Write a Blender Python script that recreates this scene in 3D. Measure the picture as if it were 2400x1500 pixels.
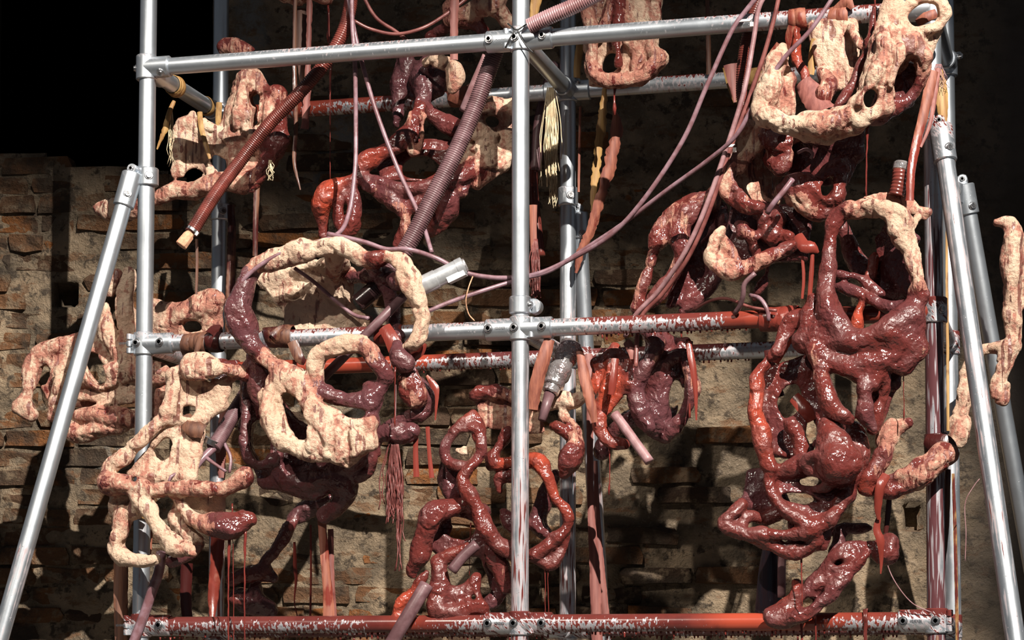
import bpy, bmesh, math, random
import numpy as np
from mathutils import Vector, Matrix

for o in list(bpy.data.objects):
    bpy.data.objects.remove(o)
SC = bpy.context.scene
COL = SC.collection
rnd = random.Random(7)
PI = math.pi

# ------------------------------------------------------------ camera
FPX = 5255.0
CAM = np.array([1.5634, -5.9065, 1.30])
YAW, PIT, ROL, CYP = -0.2623, 0.0497, 0.0017, 1342.4
def cam_axes():
    cy, sy, cp, sp = math.cos(YAW), math.sin(YAW), math.cos(PIT), math.sin(PIT)
    f = np.array([sy*cp, cy*cp, sp]); r = np.array([cy, -sy, 0.0]); u = np.cross(r, f)
    cr, sr = math.cos(ROL), math.sin(ROL)
    return cr*r + sr*u, cr*u - sr*r, f
CR, CU, CF = cam_axes()
cam = bpy.data.cameras.new('camera')
co = bpy.data.objects.new('camera', cam)
COL.objects.link(co)
co.matrix_world = Matrix(((CR[0], CU[0], -CF[0], CAM[0]), (CR[1], CU[1], -CF[1], CAM[1]),
                          (CR[2], CU[2], -CF[2], CAM[2]), (0, 0, 0, 1)))
cam.sensor_fit = 'HORIZONTAL'; cam.sensor_width = 36.0
cam.lens = FPX/2400*36
cam.shift_y = (CYP-750)/2400
cam.clip_start = 0.1; cam.clip_end = 100
SC.camera = co

# ------------------------------------------------------------ light
w = bpy.data.worlds.new('dim_hall'); SC.world = w; w.use_nodes = True
bg = w.node_tree.nodes['Background']
bg.inputs[0].default_value = (0.62, 0.66, 0.74, 1); bg.inputs[1].default_value = 0.115
LPOS = Vector((4.6, -7.2, 8.2)); LAIM = Vector((0.0, 0.0, 1.6))
sl = bpy.data.lights.new('hall_spotlight', 'SPOT')
so = bpy.data.objects.new('hall_spotlight', sl); COL.objects.link(so)
so.location = LPOS
so.rotation_euler = (LAIM-LPOS).to_track_quat('-Z', 'Y').to_euler()
sl.energy = 12800; sl.color = (1.0, 0.93, 0.84)
sl.spot_size = math.radians(34.0); sl.spot_blend = 0.15; sl.shadow_soft_size = 0.035
s2 = bpy.data.lights.new('hall_low_spotlight', 'SPOT')          # weaker lamp from the other side, on the lower wall
s2o = bpy.data.objects.new('hall_low_spotlight', s2); COL.objects.link(s2o)
s2o.location = (-2.4, -7.0, 6.8)
s2o.rotation_euler = (Vector((0.05, 1.32, 0.95))-Vector((-2.4, -7.0, 6.8))).to_track_quat('-Z', 'Y').to_euler()
s2.energy = 1550; s2.color = (1.0, 0.90, 0.78)
s2.spot_size = math.radians(19.0); s2.spot_blend = 0.5; s2.shadow_soft_size = 0.07
vs = SC.view_settings
vs.view_transform = 'Standard'; vs.look = 'None'; vs.gamma = 1; vs.exposure = 0.0
vs.use_curve_mapping = False

# ------------------------------------------------------------ pixels to places
def ray(px, py):
    d = CF*FPX + CR*(px-1200) + CU*(CYP-py)
    return d/np.linalg.norm(d)
def P(px, py, y=0.0):
    d = ray(px, py)
    return CAM + d*((y-CAM[1])/d[1])
def mpp(p):                       # metres covered by one pixel at a point
    return float(np.dot(np.asarray(p)-CAM, CF))/FPX
WA = math.radians(12.0)
WE = np.array([math.cos(WA), math.sin(WA), 0.0]); WN = np.array([math.sin(WA), -math.cos(WA), 0.0])
W0 = np.array([0.0, 1.32, 0.0])
def PW(px, py, off=0.0):          # point on the back wall
    d = ray(px, py)
    t = np.dot(W0+WN*off-CAM, WN)/np.dot(d, WN)
    return CAM+d*t
def wall_uv(p):
    return float(np.dot(np.asarray(p)-W0, WE)), float(p[2])

# ------------------------------------------------------------ object helpers
def tag(o, label=None, cat=None, group=None, kind=None):
    if label: o['label'] = label
    if cat: o['category'] = cat
    if group: o['group'] = group
    if kind: o['kind'] = kind
    return o
def empty(name, loc, label, cat, group=None):
    o = bpy.data.objects.new(name, None); COL.objects.link(o)
    o.location = Vector(loc); o.empty_display_size = 0.05
    return tag(o, label, cat, group)
def setpar(o, parent):
    if parent is not None:
        o.parent = parent      # meshes are made in world space; only empties are moved
        if parent.type == 'EMPTY': o.matrix_parent_inverse = Matrix.Translation(-parent.location)
def newmesh(name, verts, faces, mat, parent=None, smooth=True, attrs=None):
    me = bpy.data.meshes.new(name)
    me.from_pydata([tuple(v) for v in verts], [], [tuple(f) for f in faces])
    return finish(name, me, mat, parent, smooth, attrs)
def finish(name, me, mat, parent=None, smooth=True, attrs=None):
    if attrs:
        for k, a in attrs.items():
            at = me.attributes.new(k, 'FLOAT', 'POINT')
            at.data.foreach_set('value', np.asarray(a, dtype=np.float32))
    if smooth and len(me.polygons):
        me.polygons.foreach_set('use_smooth', np.ones(len(me.polygons), dtype=bool))
    me.update()
    o = bpy.data.objects.new(name, me); COL.objects.link(o)
    if mat is not None: me.materials.append(mat)
    setpar(o, parent)
    return o
def rootmesh(name, verts, faces, mat, label, cat, group=None, **kw):
    o = newmesh(name, verts, faces, mat, **kw)
    return tag(o, label, cat, group)

# ------------------------------------------------------------ materials
class NT:
    def __init__(s, name):
        s.m = bpy.data.materials.new(name); s.m.use_nodes = True
        s.t = s.m.node_tree; s.n = s.t.nodes; s.b = s.n['Principled BSDF']
    def node(s, typ, **kw):
        n = s.n.new(typ)
        for k, v in kw.items():
            setattr(n, k, v)
        return n
    def link(s, a, b): s.t.links.new(a, b)
    def put(s, sock, v):
        if hasattr(v, 'is_linked') or hasattr(v, 'links'): s.link(v, sock)
        else: sock.default_value = v
    def math(s, op, a, b=0.0, c=None, clamp=False):
        n = s.node('ShaderNodeMath', operation=op, use_clamp=clamp)
        s.put(n.inputs[0], a); s.put(n.inputs[1], b)
        if c is not None: s.put(n.inputs[2], c)
        return n.outputs[0]
    def attr(s, name): return s.node('ShaderNodeAttribute', attribute_name=name).outputs['Fac']
    def pos(s): return s.node('ShaderNodeNewGeometry').outputs['Position']
    def mapping(s, v, scale):
        n = s.node('ShaderNodeMapping'); s.link(v, n.inputs[0]); n.inputs['Scale'].default_value = scale
        return n.outputs[0]
    def noise(s, v, scale, detail=3.0, rough=0.55, dist=0.0):
        n = s.node('ShaderNodeTexNoise'); s.link(v, n.inputs['Vector'])
        n.inputs['Scale'].default_value = scale; n.inputs['Detail'].default_value = detail
        n.inputs['Roughness'].default_value = rough; n.inputs['Distortion'].default_value = dist
        return n.outputs['Fac']
    def voro(s, v, scale, feature='F1'):
        n = s.node('ShaderNodeTexVoronoi', feature=feature); s.link(v, n.inputs['Vector'])
        n.inputs['Scale'].default_value = scale
        return n.outputs['Distance']
    def step(s, v, lo, hi):
        n = s.node('ShaderNodeMapRange', interpolation_type='SMOOTHSTEP'); s.put(n.inputs[0], v)
        n.inputs[1].default_value = lo; n.inputs[2].default_value = hi
        return n.outputs[0]
    def mix(s, f, a, b):
        n = s.node('ShaderNodeMix', data_type='RGBA'); s.put(n.inputs[0], f)
        s.put(n.inputs[6], a if not isinstance(a, tuple) else (*a, 1)[:4])
        s.put(n.inputs[7], b if not isinstance(b, tuple) else (*b, 1)[:4])
        return n.outputs[2]
    def fmix(s, f, a, b):
        n = s.node('ShaderNodeMix', data_type='FLOAT'); s.put(n.inputs[0], f)
        s.put(n.inputs[2], a); s.put(n.inputs[3], b)
        return n.outputs[0]
    def bump(s, h, strength=0.5, dist=0.01, prev=None):
        n = s.node('ShaderNodeBump'); n.inputs['Strength'].default_value = strength
        n.inputs['Distance'].default_value = dist; s.link(h, n.inputs['Height'])
        if prev is not None: s.link(prev, n.inputs['Normal'])
        return n.outputs[0]
    def out(s, color=None, rough=None, metal=None, normal=None, coat=None, spec=None):
        for k, v in (('Base Color', color), ('Roughness', rough), ('Metallic', metal), ('Normal', normal),
                     ('Coat Weight', coat), ('Specular IOR Level', spec)):
            if v is None: continue
            if isinstance(v, tuple): v = (*v, 1)[:4]
            s.put(s.b.inputs[k], v)
        return s.m

RED_D = (0.055, 0.011, 0.010); RED_M = (0.108, 0.0215, 0.0175); RED_O = (0.29, 0.046, 0.024); RED_P = (0.082, 0.030, 0.034)
def slip_colour(t, hue, n):
    c = t.mix(t.step(hue, 0.05, 0.5), RED_P, RED_M)
    c = t.mix(t.step(hue, 0.55, 1.0), c, RED_O)
    return t.mix(t.math('MULTIPLY', t.step(n, 0.5, 0.72), 0.55), c, RED_D)

def mat_clay():
    t = NT('clay_with_slip'); p = t.pos()
    wet, hue = t.attr('wet'), t.attr('hue')
    n1 = t.noise(p, 16, 5, 0.6); st = t.noise(t.mapping(p, (42, 42, 6)), 1.0, 4, 0.6, 0.5)
    n2 = t.noise(p, 75, 5, 0.65); n3 = t.noise(p, 7, 3); n4 = t.noise(p, 30, 6, 0.7)
    v = t.math('ADD', wet, t.math('MULTIPLY', t.math('SUBTRACT', n1, 0.5), 0.85))
    v = t.math('ADD', v, t.math('MULTIPLY', t.math('SUBTRACT', st, 0.5), 1.0))
    wm = t.step(v, 0.49, 0.56)
    dry = t.mix(t.step(n3, 0.35, 0.65), (0.60, 0.40, 0.285), (0.69, 0.515, 0.38))
    pink = t.mix(n4, (0.45, 0.195, 0.140), (0.31, 0.105, 0.078))
    v2 = t.math('ADD', v, t.math('MULTIPLY', t.math('SUBTRACT', n2, 0.5), 0.9))
    v2 = t.math('ADD', v2, t.math('MULTIPLY', t.math('SUBTRACT', n4, 0.5), 0.7))
    dry = t.mix(t.math('MULTIPLY', t.step(v2, 0.10, 0.46), 0.92), dry, pink)
    ln = t.noise(t.mapping(p, (58, 58, 4.0)), 1.0, 3, 0.5, 0.35)
    lines = t.step(ln, 0.575, 0.605)
    gate = t.step(t.math('ADD', t.noise(p, 9, 2), t.math('MULTIPLY', wet, 0.45)), 0.47, 0.56)
    wm = t.math('MAXIMUM', wm, t.math('MULTIPLY', t.math('MULTIPLY', lines, gate), 0.85))
    slip = slip_colour(t, t.math('ADD', hue, t.math('MULTIPLY', t.math('SUBTRACT', n3, 0.5), 0.7)), n4)
    # where the slip has begun to dry it turns dull
    dull = t.step(t.noise(p, 13, 4, 0.6), 0.47, 0.60)
    slip = t.mix(t.math('MULTIPLY', dull, 0.28), slip, (0.105, 0.036, 0.034))
    col = t.mix(wm, dry, slip)
    rough = t.fmix(wm, 0.88, t.fmix(dull, 0.13, 0.42))
    hd = t.math('ADD', t.noise(p, 34, 9, 0.66, 0.25), t.math('MULTIPLY', t.noise(p, 110, 5, 0.6), 0.30))
    hw = t.math('ADD', t.math('MULTIPLY', t.noise(p, 30, 3, 0.5, 0.3), 0.62), t.math('MULTIPLY', t.noise(p, 120, 2, 0.5), 0.13))
    h = t.math('ADD', t.fmix(wm, hd, hw), t.math('MULTIPLY', wm, 0.22))
    return t.out(col, rough, 0.0, t.bump(h, 1.0, 0.018), spec=t.fmix(wm, 0.2, 0.55))

def mat_pipe():
    t = NT('galvanised_tube'); p = t.pos()
    wet, ax, up, hue = t.attr('wet'), t.attr('ax'), t.attr('up'), t.attr('hue')
    n1 = t.noise(p, 40, 4); n2 = t.noise(p, 12, 4, 0.6); sp = t.noise(p, 230, 2)
    cmb = t.node('ShaderNodeCombineXYZ'); t.link(ax, cmb.inputs[0]); t.link(t.attr('sec'), cmb.inputs[1])
    st = t.noise(cmb.outputs[0], 120, 1.5, 0.5, 0.10)
    big = t.noise(cmb.outputs[0], 9, 2)
    v = t.math('ADD', wet, t.math('MULTIPLY', t.math('SUBTRACT', st, 0.5), 1.15))
    v = t.math('ADD', v, t.math('MULTIPLY', t.math('MAXIMUM', up, 0.05), 0.40))
    v = t.math('ADD', v, t.math('MULTIPLY', t.math('SUBTRACT', big, 0.5), 0.5))
    gate = t.step(wet, 0.01, 0.10)
    run = t.noise(cmb.outputs[0], 210, 1.0, 0.5, 0.08)
    v = t.math('ADD', v, t.math('MULTIPLY', t.math('SUBTRACT', run, 0.5), 0.6))
    wm = t.math('MULTIPLY', t.step(v, 0.54, 0.62), gate)
    film = t.math('MULTIPLY', t.math('MULTIPLY', t.step(t.math('ADD', v, t.math('MULTIPLY', n1, 0.4)), 0.45, 0.80), 0.65), gate)
    speck = t.math('MULTIPLY', t.step(sp, 0.70, 0.73), t.math('ADD', 0.12, t.step(wet, 0.0, 0.4)), clamp=True)
    zinc = t.mix(n2, (0.46, 0.50, 0.545), (0.60, 0.645, 0.69))
    zinc = t.mix(film, zinc, t.mix(t.step(wet, 0.3, 0.6), (0.40, 0.24, 0.23), (0.19, 0.095, 0.10)))
    slip = slip_colour(t, hue, n2)
    m = t.math('MAXIMUM', wm, speck)
    col = t.mix(m, zinc, slip)
    metal = t.math('MULTIPLY', t.math('SUBTRACT', 1.0, m), t.math('SUBTRACT', 0.90, film))
    rough = t.fmix(m, t.fmix(n2, 0.30, 0.44), 0.22)
    h = t.math('ADD', t.math('MULTIPLY', m, 0.5), t.math('MULTIPLY', n1, 0.10))
    return t.out(col, rough, metal, t.bump(h, 0.5, 0.003))

def mat_wall(brick):
    t = NT('old_brick' if brick else 'crumbling_mortar'); p = t.pos()
    n1 = t.noise(p, 4.5, 6, 0.65); n2 = t.noise(p, 22, 7, 0.68); n3 = t.noise(p, 95, 4, 0.7); n4 = t.noise(t.mapping(p, (1, 1, 2.0)), 2.2, 4, 0.6)
    n5 = t.noise(t.mapping(p, (1, 1, 2.6)), 9, 5, 0.6)
    if brick:
        r = t.node('ShaderNodeObjectInfo').outputs['Random']
        c = t.mix(t.step(r, 0.05, 0.55), (0.070, 0.044, 0.030), (0.165, 0.085, 0.045))
        c = t.mix(t.step(r, 0.62, 0.95), c, (0.250, 0.098, 0.034))
        c = t.mix(t.math('MULTIPLY', t.step(n2, 0.50, 0.60), 0.75), c, (0.24, 0.175, 0.115))
        c = t.mix(t.math('MULTIPLY', t.step(n1, 0.47, 0.62), 0.85), c, (0.052, 0.040, 0.031))
    else:
        c = t.mix(t.step(n1, 0.38, 0.60), (0.35, 0.26, 0.172), (0.165, 0.126, 0.088))
        c = t.mix(t.math('MULTIPLY', t.step(n5, 0.54, 0.64), 0.7), c, (0.165, 0.080, 0.040))
        c = t.mix(t.step(n2, 0.52, 0.62), c, (0.085, 0.064, 0.047))
        c = t.mix(t.math('MULTIPLY', t.step(n3, 0.56, 0.66), 0.45), c, (0.34, 0.28, 0.21))
        pl = t.attr('plaster')
        c = t.mix(pl, c, t.mix(n2, (0.088, 0.073, 0.062), (0.060, 0.051, 0.044)))
        lw = t.attr('lime')
        c = t.mix(t.math('MULTIPLY', lw, t.step(n2, 0.38, 0.60)), c, (0.24, 0.235, 0.22))
    c = t.mix(t.math('MULTIPLY', t.step(n4, 0.52, 0.66), 0.6), c, (0.050, 0.041, 0.032))
    h = t.math('ADD', t.math('MULTIPLY', n2, 1.0), t.math('MULTIPLY', n3, 0.45))
    k = 1.0 if brick else t.math('SUBTRACT', 1.0, t.math('MULTIPLY', t.attr('plaster'), 0.8))
    h = t.math('MULTIPLY', h, k)
    return t.out(c, 0.92, 0.0, t.bump(h, 1.0, 0.03), spec=0.12)

def mat_simple(name, c1, c2, scale=30, rough=0.6, metal=0.0, bump=0.3, stretch=(1, 1, 1), spec=0.4, dist=0.006):
    t = NT(name); p = t.pos()
    n = t.noise(t.mapping(p, stretch), scale, 5, 0.6)
    return t.out(t.mix(t.step(n, 0.35, 0.65), c1, c2), rough, metal, t.bump(n, bump, dist), spec=spec)

def mat_strap(name, base, base2, wetcol):
    t = NT(name); p = t.pos(); wet = t.attr('wet')
    n = t.noise(t.mapping(p, (90, 90, 6)), 1.0, 5, 0.6); n2 = t.noise(p, 12, 4)
    c = t.mix(t.step(n, 0.35, 0.65), base, base2)
    v = t.math('ADD', wet, t.math('MULTIPLY', t.math('SUBTRACT', n2, 0.5), 0.7))
    v = t.math('ADD', v, t.math('MULTIPLY', t.math('SUBTRACT', n, 0.5), 0.5))
    m = t.step(v, 0.45, 0.58)
    c = t.mix(m, c, t.mix(n2, wetcol, (wetcol[0]*0.6, wetcol[1]*0.6, wetcol[2]*0.6)))
    return t.out(c, t.fmix(m, 0.6, 0.25), 0.0, t.bump(n, 0.4, 0.004), spec=0.45)

M = {}
M['clay'] = mat_clay()
M['pipe'] = mat_pipe()
M['brick'] = mat_wall(True)
M['mortar'] = mat_wall(False)
M['dark'] = mat_simple('black_for_room_darkness', (0.010, 0.009, 0.008), (0.006, 0.006, 0.006), 3, 0.95, spec=0.0)  # near-black walls carry the darkness of the unlit room
M['floor'] = mat_simple('grey_concrete_floor', (0.16, 0.14, 0.12), (0.10, 0.09, 0.08), 4, 0.8)
M['clamp'] = M['pipe']
M['steel'] = mat_simple('bright_steel', (0.55, 0.55, 0.56), (0.42, 0.42, 0.43), 60, 0.28, 1.0, 0.15)
M['alu'] = mat_simple('dull_aluminium', (0.60, 0.62, 0.64), (0.46, 0.47, 0.49), 40, 0.32, 0.6, 0.15)
M['socket'] = mat_simple('hex_recess_shade_colour', (0.03, 0.025, 0.022), (0.05, 0.04, 0.035), 60, 0.5, 0.3)  # dark colour stands for the shade inside the hex socket
M['cable'] = mat_simple('mauve_pvc_cable', (0.225, 0.140, 0.165), (0.140, 0.065, 0.072), 26, 0.32, 0.0, 0.15)
M['cable_red'] = mat_simple('red_stained_cable', (0.20, 0.070, 0.062), (0.12, 0.035, 0.032), 26, 0.32, 0.0, 0.15)
M['hose_red'] = mat_simple('red_brown_corrugated_hose', (0.150, 0.034, 0.026), (0.075, 0.018, 0.014), 20, 0.27, 0.0, 0.2)
M['hose_grey'] = mat_simple('purple_grey_corrugated_hose', (0.150, 0.082, 0.090), (0.085, 0.040, 0.044), 20, 0.40, 0.0, 0.2)
M['hose_pink'] = mat_simple('pink_corrugated_hose', (0.30, 0.175, 0.185), (0.19, 0.090, 0.092), 20, 0.40, 0.0, 0.2)
M['cork'] = mat_simple('pale_cork_plug', (0.62, 0.36, 0.22), (0.45, 0.22, 0.13), 60, 0.85, 0.0, 0.6)
M['strap_y'] = mat_strap('ochre_hide_strap', (0.36, 0.215, 0.075), (0.23, 0.115, 0.035), RED_M)
M['strap_r'] = mat_strap('red_soaked_strap', (0.26, 0.088, 0.052), (0.15, 0.042, 0.028), (0.20, 0.034, 0.024))
M['strap_p'] = mat_strap('dusty_pink_strap', (0.235, 0.085, 0.070), (0.155, 0.050, 0.043), RED_M)
M['strap_b'] = mat_strap('brown_hide_strap', (0.135, 0.055, 0.030), (0.070, 0.028, 0.018), RED_D)
M['fibre'] = mat_simple('cream_cotton_strands', (0.66, 0.56, 0.38), (0.48, 0.36, 0.22), 40, 0.8, 0.0, 0.2)
M['fibre_red'] = mat_simple('slip_soaked_strands', (0.17, 0.05, 0.045), (0.09, 0.025, 0.022), 40, 0.4, 0.0, 0.2)
M['drip'] = mat_simple('thread_of_red_slip', (0.16, 0.028, 0.022), (0.10, 0.018, 0.015), 30, 0.2, 0.0, 0.2)
M['black'] = mat_simple('black_cable_tie', (0.012, 0.012, 0.013), (0.02, 0.02, 0.02), 30, 0.5)
M['white'] = mat_simple('white_plastic', (0.70, 0.68, 0.66), (0.55, 0.50, 0.48), 30, 0.4)
M['foil'] = mat_simple('wet_shrink_film', (0.52, 0.50, 0.50), (0.38, 0.30, 0.30), 18, 0.16, 0.75, 0.7, dist=0.02)
M['blackrub'] = mat_simple('black_rubber_sleeve', (0.030, 0.018, 0.018), (0.050, 0.022, 0.022), 20, 0.25)
M['blue_rub'] = mat_simple('wet_black_film', (0.020, 0.018, 0.028), (0.035, 0.018, 0.022), 10, 0.12, 0.0, 0.5, (6, 6, 0.6))

# ------------------------------------------------------------ lattice noise
def bmat(n, L, per, off):
    x = (np.arange(n)*per+off) % (L-4)
    i = np.floor(x).astype(int); f = x-i
    A = np.zeros((n, L)); r = np.arange(n)
    A[r, i] += (1-f)**3/6; A[r, i+1] += (3*f**3-6*f**2+4)/6
    A[r, i+2] += (-3*f**3+3*f**2+3*f+1)/6; A[r, i+3] += f**3/6
    return A
def lattice3(shape, h, size, seed):
    rs = np.random.RandomState(seed); L = []
    for n in shape: L.append(int(n*h/size)+6)
    lat = rs.uniform(-1, 1, L)
    A = [bmat(n, l, h/size, 0.0) for n, l in zip(shape, L)]
    t = np.tensordot(A[0], lat, (1, 0)); t = np.tensordot(t, A[1], (1, 1)).transpose(0, 2, 1)
    t = np.tensordot(t, A[2], (2, 1))
    return (t*2.2).astype(np.float32)
def lattice2(shape, h, size, seed):
    rs = np.random.RandomState(seed); L = [int(n*h/size)+6 for n in shape]
    lat = rs.uniform(-1, 1, L)
    return bmat(shape[0], L[0], h/size, 0) @ lat @ bmat(shape[1], L[1], h/size, 0).T*1.9

# ------------------------------------------------------------ tubes and sweeps
def frames(pts):
    pts = np.asarray(pts, float); n = len(pts)
    tg = np.gradient(pts, axis=0); tg /= np.linalg.norm(tg, axis=1)[:, None]+1e-12
    ref = np.array([0, 0, 1.0]) if abs(tg[0][2]) < 0.9 else np.array([0, -1.0, 0])
    a = ref-tg[0]*np.dot(ref, tg[0]); a /= np.linalg.norm(a)
    A = [a]
    for i in range(1, n):
        a = A[-1]-tg[i]*np.dot(A[-1], tg[i]); a /= np.linalg.norm(a)+1e-12; A.append(a)
    A = np.array(A); B = np.cross(tg, A)
    return pts, tg, A, B
def sweep(pts, rad, sides=12, caps=True):
    pts, tg, A, B = frames(pts); n = len(pts)
    rad = np.broadcast_to(np.asarray(rad, float), (n,))
    th = np.arange(sides)*2*PI/sides
    ring = A[:, None, :]*np.cos(th)[None, :, None]+B[:, None, :]*np.sin(th)[None, :, None]
    V = (pts[:, None, :]+ring*rad[:, None, None]).reshape(-1, 3)
    F = []
    for i in range(n-1):
        for j in range(sides):
            k = (j+1) % sides
            F.append((i*sides+j, i*sides+k, (i+1)*sides+k, (i+1)*sides+j))
    if caps:
        F.append(tuple(range(sides))[::-1]); F.append(tuple(range((n-1)*sides, n*sides)))
    return V, F
def catmull(pts, step):
    pts = np.asarray(pts, float)
    if len(pts) < 3:
        n = max(2, int(np.linalg.norm(pts[-1][:3]-pts[0][:3])/step)+1)
        t = np.linspace(0, 1, n)[:, None]
        return pts[0]*(1-t)+pts[-1]*t
    q = np.vstack([2*pts[0]-pts[1], pts, 2*pts[-1]-pts[-2]]); out = []
    for i in range(1, len(q)-2):
        p0, p1, p2, p3 = q[i-1:i+3]
        n = max(1, int(math.ceil(np.linalg.norm(p2[:3]-p1[:3])/step)))
        for k in range(n):
            t = k/n
            out.append(0.5*(2*p1+(p2-p0)*t+(2*p0-5*p1+4*p2-p3)*t*t+(3*p1-p0-3*p2+p3)*t**3))
    out.append(q[-2])
    return np.array(out)
def P3(pts):        # [(px,py,y)...] to world
    return np.array([P(a, b, c) for a, b, c in pts])
class MB:
    def __init__(s): s.V = []; s.F = []
    def add(s, V, F):
        o = len(s.V); s.V += [tuple(v) for v in V]; s.F += [tuple(i+o for i in f) for f in F]
    def tube(s, a, b, r, r2=None, sides=16):
        a = np.asarray(a, float); b = np.asarray(b, float)
        s.add(*sweep([a, b], [r, r if r2 is None else r2], sides))
    def chamf(s, a, b, r, c=0.003, sides=24):
        a = np.asarray(a, float); b = np.asarray(b, float); d = (b-a)/np.linalg.norm(b-a)
        s.add(*sweep([a, a+d*c, b-d*c, b], [r-c, r, r, r-c], sides))
    def box(s, c, ax, ay, az):
        c = np.asarray(c, float); V = []
        for i in (-1, 1):
            for j in (-1, 1):
                for k in (-1, 1): V.append(c+i*np.asarray(ax)+j*np.asarray(ay)+k*np.asarray(az))
        s.add(V, [(0, 1, 3, 2), (4, 6, 7, 5), (0, 4, 5, 1), (2, 3, 7, 6), (0, 2, 6, 4), (1, 5, 7, 3)])
    def build(s, name, mat, parent=None, smooth=True, attrs=None):
        o = newmesh(name, s.V, s.F, mat, parent, smooth, attrs)
        return o
def autosmooth(o, ang=40):
    me = o.data
    bm = bmesh.new(); bm.from_mesh(me)
    for e in bm.edges:
        if len(e.link_faces) == 2 and e.calc_face_angle(0) > math.radians(ang): e.smooth = False
    bm.to_mesh(me); bm.free()
    return o

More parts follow.
